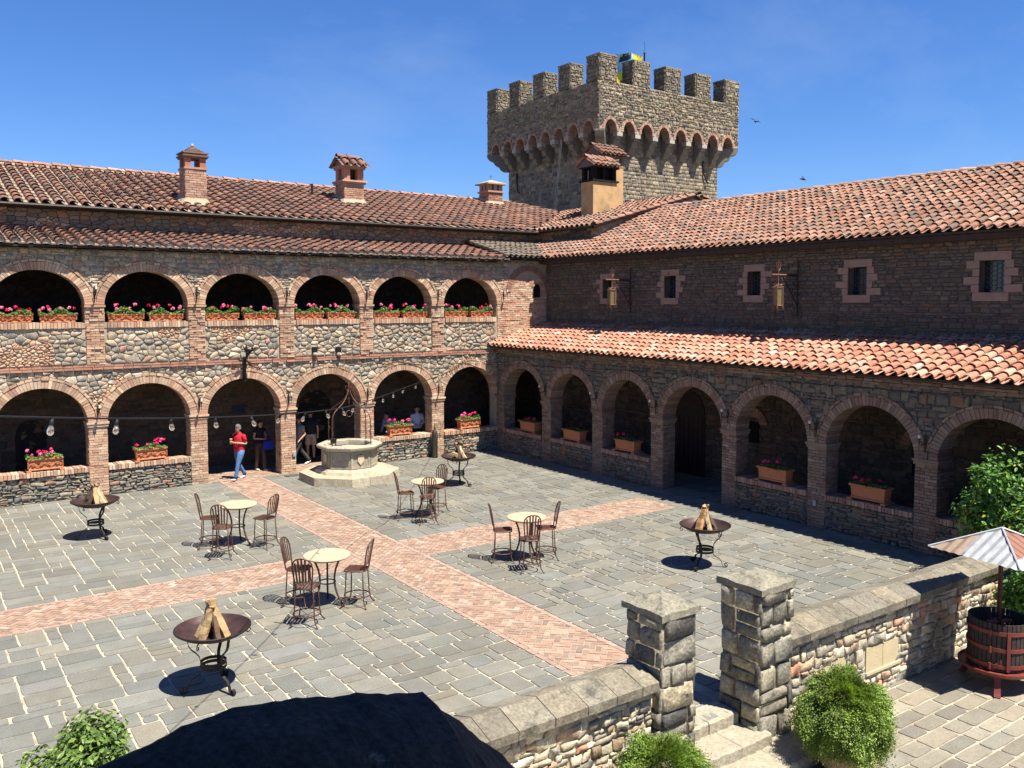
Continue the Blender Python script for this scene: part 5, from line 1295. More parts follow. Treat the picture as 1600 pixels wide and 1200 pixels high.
for i, (a, b) in enumerate(UP):
    planter(((a + b) / 2, .16, 5.01), 'terracotta window box of pink geraniums, %s one in the %s upper arch from the left' % (('left', 'right')[i % 2], ORD[i // 2]), 0, b - a, .30, .22, ('pink', 'pink', 'hot', 'red'), 7 + (i * 5) % 5, 1.1 + .1 * ((i * 7) % 5), False, i, 'flower boxes along the upper gallery')
LOWP = [((-15.22, .14), 'beneath the first lower arch at the far left'), ((-12.42, .14), 'beneath the second lower arch from the left'), ((-4.1, .14), 'on the sill before the two men in white shirts'), ((-1.2, .14), 'on the sill of the sunlit arch beside the corner')]
for i, ((x, y), w) in enumerate(LOWP):
    planter((x, y, .87), 'terracotta trough of magenta geraniums ' + w, (.0, .06, .02, .03)[i], .90, .36, .32, ('hot', 'hot', 'hot', 'pink'), 9, 1.0, True, i, 'geranium troughs on the lower sills')
WP = [(-1.90, 'first sill from the corner'), (-4.42, 'second sill from the corner'), (-7.05, 'sill left of the arched door'), (-12.68, 'sill right of the arched door'), (-15.42, 'sill behind the second fire bowl'), (-18.1, 'sill beside the citrus tree')]
for i, (y, w) in enumerate(WP):
    planter((.18, y, .87), 'shaded terracotta trough with sparse red geraniums on the ' + w, -pi / 2, .95, .38, .34, ('red', 'hot'), (3, 2, 2, 3, 4, 3)[i], .55, True, i, 'terracotta troughs in the shaded arcade', relief=False)

# ---- wall sconces
def sconce(loc, label, rz, group):
    t = thing('wall_sconce', label, 'sconce', loc, rz, group); t.scale = (.85,) * 3
    mb = MB(); mb.add([(0, 0, .32), (.045, -.01, .10), (0, -.014, -.30), (-.045, -.01, .10), (0, -.02, .10)], [(0, 3, 4), (0, 4, 1), (1, 4, 2), (2, 4, 3), (0, 1, 2, 3)]); mb.build('back_plate', M_iron, t)
    mb = MB(); mb.tube([(0, -.01, .02), (0, -.12, -.02), (0, -.24, .0), (0, -.30, .08), (0, -.30, .16)], .014, 5); mb.tube([(-.02, -.15, .0), (.0, -.20, .10), (.0, -.26, .10)], .009, 4); mb.tube([(0, -.30, -.14), (0, -.30, .2)], [.006, .012], 5); mb.build('arm', M_iron, t, smooth=True)
    mb = MB(); mb.lathe([(.02, .14), (.055, .18), (.045, .18)], 10, c=(0, -.30, 0)); mb.build('cup', M_iron, t)
    mb = MB(); mb.lathe([(.035, .18), (.035, .27), (0, .28)], 10, c=(0, -.30, 0)); mb.build('candle', mat('candle_wax', (.75, .68, .52), rough=.5), t)
    return t
s0 = None
SNP = ['between the first and second', 'between the second and third', 'between the third and fourth', 'between the fourth and fifth', 'between the fifth and sixth']
for i, c in enumerate(sorted(PC)[2:]):
    for z, fl in ((2.42, 'lower'), (5.78, 'upper')):
        lab = 'small iron candle bracket %s %s arches of the sunlit gallery' % (SNP[i], fl)
        if s0 is None: s0 = sconce((c, -.075, z), lab, 0, 'candle brackets of the gallery')
        else: copy_tree(s0, (c, -.075, z), 0, lab)
copy_tree(s0, (.28, -.045, 5.78), 0, 'small iron candle bracket on the brick pier right of the last upper arch')
for i, (a, b) in enumerate(edges[1:]):
    copy_tree(s0, (-.075, -(a + b) / 2, 2.45), -pi / 2, 'small iron candle bracket %s shaded arcade arches' % ['between the first and second', 'between the second and third', 'just left of the arched door, of the', 'just right of the arched door, of the', 'between the fifth and sixth', 'between the sixth and seventh'][i], 'candle brackets of the shaded arcade')
# big torch bracket over the third arch
Tb = thing('torch_bracket', 'large branching black iron torch bracket above the third arch', 'bracket', (-9.63, -.09, 3.15))
mb = MB(); mb.bar([(0, 0, 0), (0, -.03, .3), (0, -.06, .72)], .10, .04, side=(1, 0, 0)); mb.tube([(0, -.02, .0), (0, -.12, -.06), (.03, -.14, .02)], .02, 5); mb.build('back_bar', M_iron, Tb)
mb = MB()
for (p) in ([(0, -.06, .6), (.02, -.25, .75), (.06, -.45, .9), (.14, -.55, 1.12)], [(.03, -.3, .8), (-.1, -.45, .95), (-.2, -.5, 1.1)], [(.04, -.4, .88), (.2, -.5, 1.0), (.3, -.5, 1.02)], [(0, -.1, .66), (-.16, -.16, .6), (-.26, -.2, .66)], [(0, -.1, .62), (.14, -.16, .52), (.17, -.18, .42)], [(.02, -.22, .72), (-.02, -.3, 1.0), (-.04, -.34, 1.15)]): mb.tube(p, [.035] * (len(p) - 1) + [.006], 6)
mb.lathe([(.02, 0), (.10, .10), (.08, .12), (0, .1)], 9, c=(.05, -.42, .86)); mb.build('branches', M_iron, Tb)
# two large wrought iron wall lanterns on the wing
def lantern(loc, label, rz):
    t = thing('wall_lantern', label, 'lantern', loc, rz, 'big wrought iron lanterns on the right wall')
    mb = MB(); mb.tube([(0, -.03, -1.15), (0, -.03, .42)], .022, 6); mb.tube([(0, -.03, 0), (0, -1.12, .0)], .022, 6)
    mb.tube([(0, -.03, -.85), (0, -.40, -.40), (0, -.72, 0)], .018, 5)
    for k in range(5): mb.tube([(0, -.08 - .1 * k, -.02), (0, -.08 - .1 * k, -.72 + .12 * k)], .008, 4)
    for k in range(4): mb.tube([(0, -.04, -.12 - .14 * k), (0, -.62 + .12 * k, -.12 - .14 * k)], .008, 4)
    for q in range(2): mb.tube([(0, -.60 - q * .12 + .05 * cos(i * .7) * (1 - i / 14), -.10 - q * .02 + .05 * sin(i * .7) * (1 - i / 14)) for i in range(12)], .012, 4)
    mb.build('bracket', M_iron, t)
    RC = mat('copper_iron', (.22, .105, .06), rough=.6, metal=.2, var=.3, vs=14)
    mb = MB(); cy = -.88; mb.tube([(0, cy, .42), (0, cy, -.28)], [.008, .016], 5); mb.tube([(0, -.55, .0), (0, -1.16, .0)], .026, 5)
    for s in (-1, 1): mb.tube([(0, cy, .10), (0, cy + s * .07, .18), (0, cy + s * .09, .36)], .009, 4); mb.tube([(0, cy, -.28), (s * .09, cy, -.30), (s * .16, cy, -.25)], .009, 4); mb.tube([(0, cy, -.28), (0, cy + s * .09, -.30), (0, cy + s * .16, -.25)], .009, 4)
    mb.build('hanger', RC, t)
    mb = MB(); h = 6; r = .15
    for k in range(h):
        a = 2 * pi * k / h; b = 2 * pi * (k + 1) / h; p = (r * cos(a), cy + r * sin(a)); q = (r * cos(b), cy + r * sin(b))
        mb.tube([(p[0], p[1], -.32), (p[0], p[1], -.88)], .011, 4); mb.tube([(p[0], p[1], -.34), (0, cy, -.24)], .009, 4)
        for z in (-.34, -.84): mb.tube([(p[0], p[1], z), (q[0], q[1], z)], .010, 4)
        mb.tube([(p[0], p[1], -.84), (p[0] * 1.1, cy + (p[1] - cy) * 1.1, -.94)], .008, 4)
    mb.tube([(0, cy, -.86), (0, cy, -1.05)], [.05, .01], 6); mb.build('lantern_cage', RC, t)
    mb = MB(); mb.lathe([(r * .9, -.36), (r * .9, -.83)], 6, c=(0, cy, 0)); mb.build('glass', mat('amber_glass', (.21, .15, .06), rough=.25, var=.3, vs=9, spec=.6), t)
    return t
l0 = lantern((2.30, -4.86, 6.32), 'wrought iron wall lantern hanging before the first small window from the corner', -pi / 2)
copy_tree(l0, (2.30, -11.70, 6.32), -pi / 2, 'wrought iron wall lantern hanging right of the third small window')

# ---- small fittings
mb = MB(); mb.lathe([(0, 0), (.115, 0), (.12, .04), (.11, .06), (.11, .84), (.10, .92), (.045, 1.0), (.035, 1.02), (.035, 1.10), (.015, 1.12), (.012, 1.24), (0, 1.25)], 16)
for k in range(4): a = k * pi / 2; mb.tube([(.115 * cos(a), .115 * sin(a), .05), (.115 * cos(a), .115 * sin(a), .85)], .008, 4)
o = mb.build('gas_cylinder', mat('bronze_cylinder', (.05, .045, .035), rough=.5, metal=.4), None, smooth=True, loc=(-2.86, -.24, 0)); tag(o, 'tall dark bronze cylinder standing against the last brick pillar before the corner', 'cylinder')
for (x, z) in ((-7.27, 3.93), (-6.43, 3.90)):
    mb = MB(); mb.box(-.09, .09, -.04, .0, -.02, .17); o = mb.build('wall_niche', M_black, None, loc=(x, -.03, z)); tag(o, 'small dark square drain hole, %s of two above the fourth arch' % ('left' if x < -7 else 'right'), 'drain hole', 'pair of drain holes')  # black block stands in for the shaded hole
    mb = MB(); mb.lathe([(.0, 0), (.07, .01), (.09, .06), (.06, .11), (0, .12)], 8, (.40, .34, .25)); mb.tube([(0, -.02, .06), (0, -.14, .04)], [.06, .03], 7, (.4, .34, .25)); o = mb.build('stone_spout', M_stone, None, smooth=True, loc=(x, -.10, z - .13)); tag(o, 'small carved stone spout below the %s drain hole' % ('left' if x < -7 else 'right'), 'spout', 'pair of stone spouts')
for loc, rz, lab in (((-8.02, -.04, .62), 0, 'small grey electric box low on the pillar between walking man and well'), ((-.04, -14.05, .60), -pi / 2, 'small grey socket box low on the shaded arcade pillar')):
    mb = MB(); mb.box(-.045, .045, -.03, .0, -.07, .07); mb.box(-.03, .03, -.035, -.03, -.04, .04); o = mb.build('electric_box', mat('grey_box', (.32, .36, .36), rough=.4), None, loc=loc); o.rotation_euler = (0, 0, rz); tag(o, lab, 'electric box', 'electric boxes on the pillars')
mb = MB(); mb.box(-.22, .22, -.13, .13, 0, .012)
for k in range(6): mb.box(-.2 + k * .07, -.16 + k * .07, -.11, .11, .012, .018)
o = mb.build('drain_grate', mat('grate_iron', (.10, .09, .08), rough=.8), None, loc=(-8.25, -.42, .006)); tag(o, 'small dark drain grate in the paving between pillar and well', 'drain grate')

# ---- festoon lights
M_cable = mat('black_cable', (.012, .012, .012), rough=.6)
M_bulb = mat('bulb_glass', (1.2, 1.2, 1.2), rough=.02, trans=.97, spec=.9, var=.0); M_bulb.node_tree.nodes['Principled BSDF'].inputs['IOR'].default_value = 1.12
def bulb_mesh():
    mb = MB(); mb.lathe([(0, .0), (.018, .0), (.02, -.03), (.017, -.06), (.014, -.062)], 8, mi=0)
    mb.lathe([(.014, -.06), (.022, -.08), (.031, -.11), (.028, -.135), (.014, -.152), (0, -.155)], 10, mi=1)
    mb.tube([(0, 0, -.08), (.006, 0, -.10), (-.006, 0, -.12), (0, 0, -.135)], .0025, 3, mi=2); return mb
BULB = None
def cat_rom(P, n=14):
    P = [Vector(p) for p in P]; out = []
    Q = [P[0] * 2 - P[1]] + P + [P[-1] * 2 - P[-2]]
    for i in range(1, len(Q) - 2):
        for k in range(n):
            t = k / n; a, b, c, d = Q[i - 1], Q[i], Q[i + 1], Q[i + 2]
            out.append(.5 * ((2 * b) + (c - a) * t + (2 * a - 5 * b + 4 * c - d) * t * t + (3 * b - a - 3 * c + d) * t ** 3))
    out.append(P[-1]); return out
def festoon(label, P, sp, r=.008):
    global BULB
    t = thing('festoon_cable', label, 'string lights', P[0], world=True, group='string lights over the court')
    pts = cat_rom(P); mb = MB(); mb.tube(pts, r, 5); mb.build('cable', M_cable, t, smooth=True)
    acc = .62; 
    for a, b in zip(pts, pts[1:]):
        L = (b - a).length
        while acc < L:
            p = a + (b - a) * (acc / L) - Vector(P[0])
            if BULB is None: BULB = bulb_mesh().build('bulb', [M_cable, M_bulb, mat('filament', (.5, .35, .2), rough=.3, metal=.6)], t, smooth=True, origin=(0, 0, 0)); o = BULB
            else: o = BULB.copy(); C.objects.link(o); o.parent = t
            o.scale = (.78,) * 3; o.location = p - Vector((0, 0, r)); o.rotation_euler = (rr(-.5, .5), rr(-.5, .5), rr(0, 6)); acc += sp
        acc -= L
festoon('string of clear bulbs crossing the court in front of the sunlit gallery', [(-18.6, -21.7, 5.02), (-17.1, -19.7, 4.66), (-15.65, -18.0, 4.38), (-14.19, -16.3, 4.14), (-12.73, -14.5, 3.94), (-10.9, -12.0, 3.76), (-9.13, -10.06, 3.74), (-7.69, -8.84, 3.80), (-4.5, -4.5, 3.62), (-1.3, -.06, 3.6)], .92)
festoon('string of clear bulbs hung close below the eave of the shaded arcade', [(-6.2, -.07, 3.60), (-3.2, -.12, 3.42), (-.25, -.5, 3.25), (-.25, -4.5, 3.38), (-.25, -8.3, 3.5), (-.25, -11.6, 3.55), (-.25, -16, 3.6), (-.25, -21, 3.7)], 1.15)

# ---- flag and pole
Fp = thing('flagpole', 'thin dark flagpole on the tower roof carrying a yellow flag', 'flagpole', (15.35, 8.2, 16.0))
mb = MB(); mb.tube([(0, 0, 0), (0, 0, 3.0)], .045, 6); mb.tube([(0, 0, 3.0), (0, 0, 3.7)], .012, 4); mb.lathe([(.0, 3.0), (.08, 3.06), (0, 3.14)], 8); mb.build('pole', M_iron, Fp)
mb = MB(); nu, nv = 22, 14
def fl(u, v):
    return Vector((-.12 - 1.75 * u * (1 - .12 * v) - .15 * v, .28 * sin(u * 7 + v * 2.4) * (.3 + u), 2.62 - 1.15 * v - .95 * u * u * v - .0 * u + .10 * sin(u * 5)))
for i in range(nu):
    for j in range(nv):
        u, v = (i + .5) / nu, (j + .5) / nv; d = abs(u - .62) / .32 + abs(v - .42) / .40
        c = (.80, .68, .03)
        if u > .52 and v < .50: c = (.24, .45, .80)
        if .62 < u < .9 and v < .22: c = (.015, .025, .08)
        if abs(u - .60) + abs(v - .36) < .12: c = (.70, .12, .22)
        if v > .80 and .65 < u < .8: c = (.10, .16, .05)
        if v < .05 and i % 2: c = (.25, .3, .1)
        P = [fl(i / nu, j / nv), fl((i + 1) / nu, j / nv), fl((i + 1) / nu, (j + 1) / nv), fl(i / nu, (j + 1) / nv)]; mb.add(P, [(0, 1, 2, 3)], c)
o = mb.build('flag', leafmat('flag_cloth', .8, .35), None, smooth=True, loc=(15.35, 8.2, 16.22)); tag(o, 'yellow flag with a light blue lozenge, dark blue and red marks, fluttering above the tower', 'flag')

# ---- wine press with corrugated hood
Wp = thing('wine_press', 'dark slatted basket press with red hoops under a rusty corrugated hood', 'wine press', (-4.42, -20.58, -.48), 0)
M_red = mat('oxide_red', (.19, .038, .028), rough=.5, var=.2, vs=10, spec=.4)
M_slatd = mat('press_slat', (.05, .035, .03), rough=.7, var=.3, vs=12, bump=.3)
mb = MB()
for k in range(40):
    a = 2 * pi * k / 40; ca, sa = cos(a), sin(a); r0, r1 = .415, .44; w = .029
    v = [(r * ca - s * sa * w, r * sa + s * ca * w, z) for z in (.36, 1.10) for r, s in ((r0, -1), (r0, 1), (r1, 1), (r1, -1))]
    mb.add(v, [(0, 3, 2, 1), (4, 5, 6, 7), (0, 1, 5, 4), (1, 2, 6, 5), (2, 3, 7, 6), (3, 0, 4, 7)])
mb.build('basket', M_slatd, Wp)
for z in (.44, .70, .96):
    mb = MB(); mb.bar([(.452 * cos(2 * pi * k / 40), .452 * sin(2 * pi * k / 40), z) for k in range(41)], .06, .012)
    for a in (3.35, 5.9): mb.tube([(.47 * cos(a), .47 * sin(a), z - .05), (.47 * cos(a), .47 * sin(a), z + .05)], .02, 6)
    mb.build('hoop', M_red, Wp)
mb = MB()
for a in (3.9, .8): mb.bar([(.465 * cos(a), .465 * sin(a), .38), (.465 * cos(a), .465 * sin(a), 1.0)], .05, .012, side=(-sin(a), cos(a), 0))
mb.build('upright', M_red, Wp)
mb = MB(); mb.lathe([(0, .30), (.54, .30), (.57, .33), (.57, .365), (.545, .365), (.54, .345), (0, .34)], 40); mb.build('base_tray', M_red, Wp)
for k in range(3):
    a = 3.60 + k * 2 * pi / 3; ca, sa = cos(a), sin(a); mb = MB(); mb.bar([(.42 * ca, .42 * sa, .32), (.47 * ca, .47 * sa, .2), (.54 * ca, .54 * sa, .06), (.58 * ca, .58 * sa, .0)], .09, .07, side=(-sa, ca, 0)); mb.build('leg', M_red, Wp)
mb = MB(); mb.tube([(0, 0, .34), (0, 0, 2.30)], .035, 10); mb.tube([(-.2, .1, 1.02), (.22, -.08, 1.0)], .035, 8, mi=1); mb.tube([(-.05, -.14, .98), (.1, .12, .98)], .03, 8, mi=1); mb.build('screw', [mat('screw_iron', (.07, .025, .02), rough=.5, metal=.3), M_red], Wp)
# corrugated hood: four triangular sheets
hz, pz, hr = 2.14, 2.50, 1.06; an = [radians(129 + 90 * k) for k in range(4)]; cn = [(hr * cos(a), hr * sin(a)) for a in an]
M_zinc = mat('zinc_sheet', attr=True, rough=.42, metal=.25, var=.12, vs=6, spec=.5)
mb = MB(); m = 40
for k in range(4):
    A_, B_ = Vector((*cn[k], hz)), Vector((*cn[(k + 1) % 4], hz)); P_ = Vector((0, 0, pz)); nn = (B_ - A_).cross(P_ - A_).normalized()
    if nn.z < 0: nn = -nn
    M_ = (A_ + B_) / 2; rows = 8
    for i in range(m):
        f0, f1 = i / m, (i + 1) / m
        for r_ in range(rows):
            def pt(f, g):
                lim = 1 - abs(2 * f - 1)      # how far up the sheet this corrugation reaches
                E = A_ + (B_ - A_) * f; T_ = E + (P_ - M_) * lim; return E + (T_ - E) * g + nn * (.009 * cos(2 * pi * f * m / 4)) * (1 if lim > 0 else 0)
            g0, g1 = r_ / rows, (r_ + 1) / rows; f = (f0 + f1) / 2
            zn = (.38, .39, .39); ru = (.22, .10, .065); lt = (.31, .22, .15)
            nzv = noise.noise(Vector((f * 9, k * 5., g0 * 1.5)))
            if k == 0: c = zn if f > .34 else (lt if f > .1 else (.42, .35, .28)); c = lt if (nzv > .38 and f < .55) else c
            elif k == 1: c = zn if g0 * (1 - abs(2 * f - 1)) < .24 - f * .12 else ru
            elif k == 2: c = ru if nzv > -.1 else zn
            else: c = ru if nzv > .0 else zn
            mb.add([pt(f0, g0), pt(f1, g0), pt(f1, g1), pt(f0, g1)], [(0, 1, 2, 3)], jit(c, .10))
for k in range(4): mb.tube([(*cn[k], hz + .01), (0, 0, pz + .02)], .014, 5, (.5, .52, .55))
mb.build('corrugated_hood', M_zinc, Wp)
mb = MB()
for k in range(4): mb.tube([(0, 0, pz - .12), (cn[k][0] * .96, cn[k][1] * .96, hz - .02)], .014, 5)
mb.build('hood_ribs', M_iron, Wp)

# ---- potted ferns
def fern(loc, label, r, h, n, seed):
    t = thing('potted_fern', label, 'potted plant', loc, 0, 'round ferny bushes in pots'); S_ = seed
    mb = MB(); mb.lathe([(0, 0), (.20, 0), (.30, .12), (.36, .28), (.36, .40), (.33, .50), (.36, .53), (.36, .57), (.32, .57), (.30, .50), (0, .48)], 32); mb.build('pot', mat('weathered_pot', (.36, .24, .16), rough=.9, var=.25, vs=5, bump=.3, spots=((.40, .34, .26), .55, 4.)), t, smooth=True)
    mb = MB(); PF = [(3, (.115, .18, .03)), (2, (.16, .24, .038)), (1.6, (.06, .10, .02)), (1, (.24, .31, .05))]
    for i in range(n):
        a = rr(0, 2 * pi); e = R.random(); th = math.acos(1 - e * 1.55) if e * 1.55 < 2 else pi
        d = Vector((sin(th) * cos(a), sin(th) * sin(a), cos(th)))
        bump = 1 + .22 * noise.noise(d * 2.2 + Vector((S_, 0, 0))) + .16 * noise.noise(d * 5.5 + Vector((S_, 3, 0)))
        rad = bump * rr(.66, 1.02) * (1.12 if R.random() < .08 else 1); c = Vector((0, 0, h)); tip = c + Vector((d.x * r, d.y * r, d.z * r * .88)) * rad - Vector((0, 0, .26 * (1 - d.z) * r))
        root = c + Vector((d.x * r, d.y * r, d.z * r)) * rad * .72
        cv = 1.12 + .75 * noise.noise(d * 3.1 + Vector((S_, 9, 2))); col = tuple(c * max(.5, cv) for c in pick(PF)); s = rr(.009, .018)
        q = tip - root; L = q.length; q.normalize(); sd = q.cross(Vector((rr(-1, 1), rr(-1, 1), rr(-1, 1)))).normalized(); u2 = q.cross(sd)
        for m_ in range(3):
            f = .45 + m_ * .28; b = root + q * L * f + Vector((0, 0, -.02 * f)); w = s * (1.1 - .2 * m_)
            dr = (sd * cos(m_ * 2.1) + u2 * sin(m_ * 2.1)).normalized()
            mb.add([b, b + dr * w + q * w * .9, b + q * w * 1.9 + dr * w * .2, b - dr * w * .6 + q * w], [(0, 1, 2, 3)], col)
    mb.build('foliage', M_fern, t)
    mb = MB()
    def core(): 
        pass
    for k in range(14):
        a = rr(0, 6.28); mb.tube([(0, 0, .5), (.12 * cos(a), .12 * sin(a), .7), (r * .6 * cos(a), r * .6 * sin(a), h + rr(-.1, .3))], [.012, .008, .003], 4)
    mb.build('stems', mat('fern_stem', (.12, .15, .05)), t)
fern((-8.72, -20.72, -.48), 'large round feathery green bush in a pot right of the right gate post', .58, .80, 46000, 1.)
fern((-11.62, -20.35, -.48), 'feathery green bush at the bottom edge left of the steps', .58, .66, 22000, 7.)

# ---- citrus trees
def citrus(loc, label, crown, rad, n, leaf, pal, trunk_h, name='citrus_tree', lobes=12, seed=0., yellow=False):
    t = thing(name, label, 'tree', loc, 0); cr = Vector(crown)
    mb = MB(); mb.tube([(0, 0, 0), (.02, .01, trunk_h * .5), (-.01, .02, trunk_h)], [.055, .045, .035], 8)
    LB = []
    for k in range(lobes):
        v = Vector((rr(-1, 1), rr(-1, 1), rr(-.8, 1))).normalized(); c = cr + Vector((v.x * rad[0], v.y * rad[1], v.z * rad[2])) * rr(.35, .72); LB.append((c, rr(.30, .52) * min(rad)))
        mb.tube([(0, 0, trunk_h * .9), tuple(cr * .5 + c * .5 - Vector((0, 0, .15))), tuple(c)], [.03, .018, .006], 5)
    mb.build('trunk', mat('bark', (.12, .09, .06), rough=.95, bump=.5), t)
    mb = MB()
    for i in range(n):
        c, r = R.choice(LB); v = Vector((rr(-1, 1), rr(-1, 1), rr(-1, 1))); 
        if v.length < .1: continue
        v.normalize(); p = c + v * r * rr(.55, 1.12)
        nn = (v + Vector((rr(-.8, .8), rr(-.8, .8), rr(-.3, 1.1)))).normalized(); d = (v * .7 + Vector((rr(-1, 1), rr(-1, 1), rr(-.7, .5)))); d = (d - nn * d.dot(nn))
        if d.length < .05: continue
        d.normalize(); b = nn.cross(d); s = leaf * rr(.65, 1.2); col = pick(pal)
        if yellow and R.random() < .025: col = (.55, .5, .05)
        mb.add([p, p + d * s * .35 + b * s * .24 + nn * s * .05, p + d * s * .75 + b * s * .18 + nn * s * .03, p + d * s - nn * s * .08, p + d * s * .75 - b * s * .18 + nn * s * .03, p + d * s * .35 - b * s * .24 + nn * s * .05], [(0, 1, 2, 3), (0, 3, 4, 5)], col)
    mb.build('crown', M_leaf, t); return t
PCI = [(3, (.075, .17, .03)), (3, (.11, .24, .04)), (1.5, (.16, .32, .06)), (1.5, (.045, .10, .025))]
citrus((-.55, -19.0, .05), 'bushy glossy leaved citrus tree beside the corrugated hood at the right edge', (0, 0, 1.55), (1.15, 1.1, 1.0), 9000, .115, PCI, 1.0, lobes=26, yellow=True)
citrus((-2.55, -20.3, -.48), 'low leafy citrus shrub directly behind the wine press', (0, 0, 1.15), (.72, .6, .75), 5200, .10, PCI, .6, 'citrus_shrub', 12)
PCL = [(3, (.10, .165, .035)), (3, (.14, .22, .045)), (1.6, (.20, .28, .06)), (2, (.05, .09, .02))]
citrus((-17.74, -20.9, -.40), 'young light green citrus shrub at the bottom left corner', (0, 0, 2.62), (.52, .5, .78), 15000, .050, PCL, 2.0, 'citrus_shrub', 22)
# birds
for loc, lab, rz in (((26.6, 9.86, 16.97), 'small dark bird gliding right of the tower', .4), ((20.8, 1.9, 11.99), 'small bird low over the right hand roof ridge', -.5)):
    mb = MB(); mb.tube([(-.16, 0, 0), (-.05, 0, .015), (.08, 0, .01), (.2, 0, 0)], [.01, .045, .035, .004], 6)
    for s in (-1, 1): mb.add([(-.06, 0, .02), (-.02, s * .17, .12), (.02, s * .40, .05), (.06, s * .17, .09), (.07, 0, .02)], [(0, 1, 2, 3, 4)])
    o = mb.build('bird', mat('bird_feather', (.05, .05, .055)), None, loc=loc); o.rotation_euler = (.5, .2, rz); tag(o, lab, 'bird', 'birds in the sky'); o.scale = (1.1,) * 3
# ================================================================ people
def skin_mesh(nodes, edges, lv=2):
    """nodes: {name: ((x,y,z), rx, ry)}"""
    ks = list(nodes); ix = {k: i for i, k in enumerate(ks)}
    me = bpy.data.meshes.new('tmp'); me.from_pydata([nodes[k][0] for k in ks], [(ix[a], ix[b]) for a, b in edges], [])
    o = bpy.data.objects.new('tmp', me); C.objects.link(o); o.modifiers.new('s', 'SKIN'); sv = me.skin_vertices[0].data
    for k in ks: sv[ix[k]].radius = (nodes[k][1], nodes[k][2]); 
    sv[0].use_root = True
    m = o.modifiers.new('b', 'SUBSURF'); m.levels = lv; m.render_levels = lv
    dg = bpy.context.evaluated_depsgraph_get(); nm = bpy.data.meshes.new_from_object(o.evaluated_get(dg))
    bpy.data.objects.remove(o); bpy.data.meshes.remove(me)
    for p in nm.polygons: p.use_smooth = True
    return nm
def lerp(a, b, t): return tuple(a[i] + (b[i] - a[i]) * t for i in range(3))
def person(loc, rz, label, J, shirt, legs, hair, fat=1., scale=1., skin=(.55, .30, .20), shorts=False, sleeve=.55, shoe=(.7, .7, .7), hairlong=False, skirt=None, group=None):
    """J gives joints in metres, the figure faces -y, its left is +x"""
    D = dict(hd=(0, -.03, 1.62), nk=(0, .0, 1.47), ch=(0, .01, 1.30), wa=(0, 0, 1.10), pe=(0, 0, .95),
             sL=(.17, 0, 1.40), eL=(.24, .02, 1.13), wL=(.25, -.05, .88), sR=(-.17, 0, 1.40), eR=(-.24, .02, 1.13), wR=(-.25, -.05, .88),
             hL=(.09, 0, .92), kL=(.10, -.02, .50), aL=(.10, .02, .09), hR=(-.09, 0, .92), kR=(-.10, -.02, .50), aR=(-.10, .02, .09))
    D.update(J); f = fat
    nd = {'pe': (D['pe'], .085, .085), 'wa': (D['wa'], .08, .08), 'ch': (D['ch'], .085, .085), 'nk': (D['nk'], .048, .048)}
    hx, hy, hz = D['hd']
    nd['jaw'] = ((hx, hy - .012, hz - .055), .066, .066); nd['head'] = ((hx, hy, hz + .015), .088, .088); nd['crown'] = ((hx, hy + .008, hz + .085), .070, .070)
    ed = [('pe', 'wa'), ('wa', 'ch'), ('ch', 'nk'), ('nk', 'jaw'), ('jaw', 'head'), ('head', 'crown')]
    for s in 'LR':
        sx = 1 if s == 'L' else -1
        nd['s' + s] = (D['s' + s], .048, .048); nd['e' + s] = (D['e' + s], .038, .038); nd['w' + s] = (D['w' + s], .025, .028)
        v = Vector(D['w' + s]) - Vector(D['e' + s]); v.normalize(); w = Vector(D['w' + s])
        sd = v.cross(Vector((0, 0, 1)));
        if sd.length < .2: sd = Vector((0, -1, 0)).cross(v)
        sd.normalize(); up = sd.cross(v).normalized()
        palm = w + v * .06; nd['p' + s] = (tuple(palm), .030, .020)
        ed += [('ch', 's' + s), ('s' + s, 'e' + s), ('e' + s, 'w' + s), ('w' + s, 'p' + s)]
        cz = -1 if up.z > 0 else 1
        for q in range(4):
            off = sd * (-.030 + .02 * q); k1 = w + v * .105 + off; ln = (.030, .036, .034, .025)[q]
            k2 = k1 + v * ln * .8 + up * cz * ln * .7; nd['f%s%d' % (s, q)] = (tuple(k1), .0095, .0095); nd['g%s%d' % (s, q)] = (tuple(k2), .008, .008)
            ed += [('p' + s, 'f%s%d' % (s, q)), ('f%s%d' % (s, q), 'g%s%d' % (s, q))]
        t1 = w + v * .05 + sd * .045 * -1 + up * cz * .015; nd['t' + s] = (tuple(t1), .011, .011); ed.append(('p' + s, 't' + s))
        nd['h' + s] = (D['h' + s], .07, .07); nd['k' + s] = (D['k' + s], .055, .058); nd['a' + s] = (D['a' + s], .036, .040)
        cf = lerp(D['k' + s], D['a' + s], .35); nd['c' + s] = ((cf[0], cf[1] + .012, cf[2]), .050, .052)
        th = lerp(D['h' + s], D['k' + s], .5); nd['m' + s] = (th, .068, .068)
        ed += [('pe', 'h' + s), ('h' + s, 'm' + s), ('m' + s, 'k' + s), ('k' + s, 'c' + s), ('c' + s, 'a' + s)]
    me = skin_mesh(nd, ed); msk = mat('skin_%d' % int(skin[0] * 100), skin, rough=.55, var=.06); me.materials.append(msk)
    body = bpy.data.objects.new('person', me); C.objects.link(body); body.location = loc; body.rotation_euler = (0, 0, rz); body.scale = (scale,) * 3; tag(body, label, 'person', group)
    def child(name, nodes, edges, m, lv=2):
        q = skin_mesh(nodes, edges, lv); q.materials.append(m); o = bpy.data.objects.new(name, q); C.objects.link(o); o.parent = body; return o
    # face
    mb = MB(); mb.add([(hx - .012, hy - .078, hz - .03), (hx + .012, hy - .078, hz - .03), (hx, hy - .108, hz - .028), (hx, hy - .082, hz + .02)], [(0, 1, 2), (0, 2, 3), (2, 1, 3)]); 
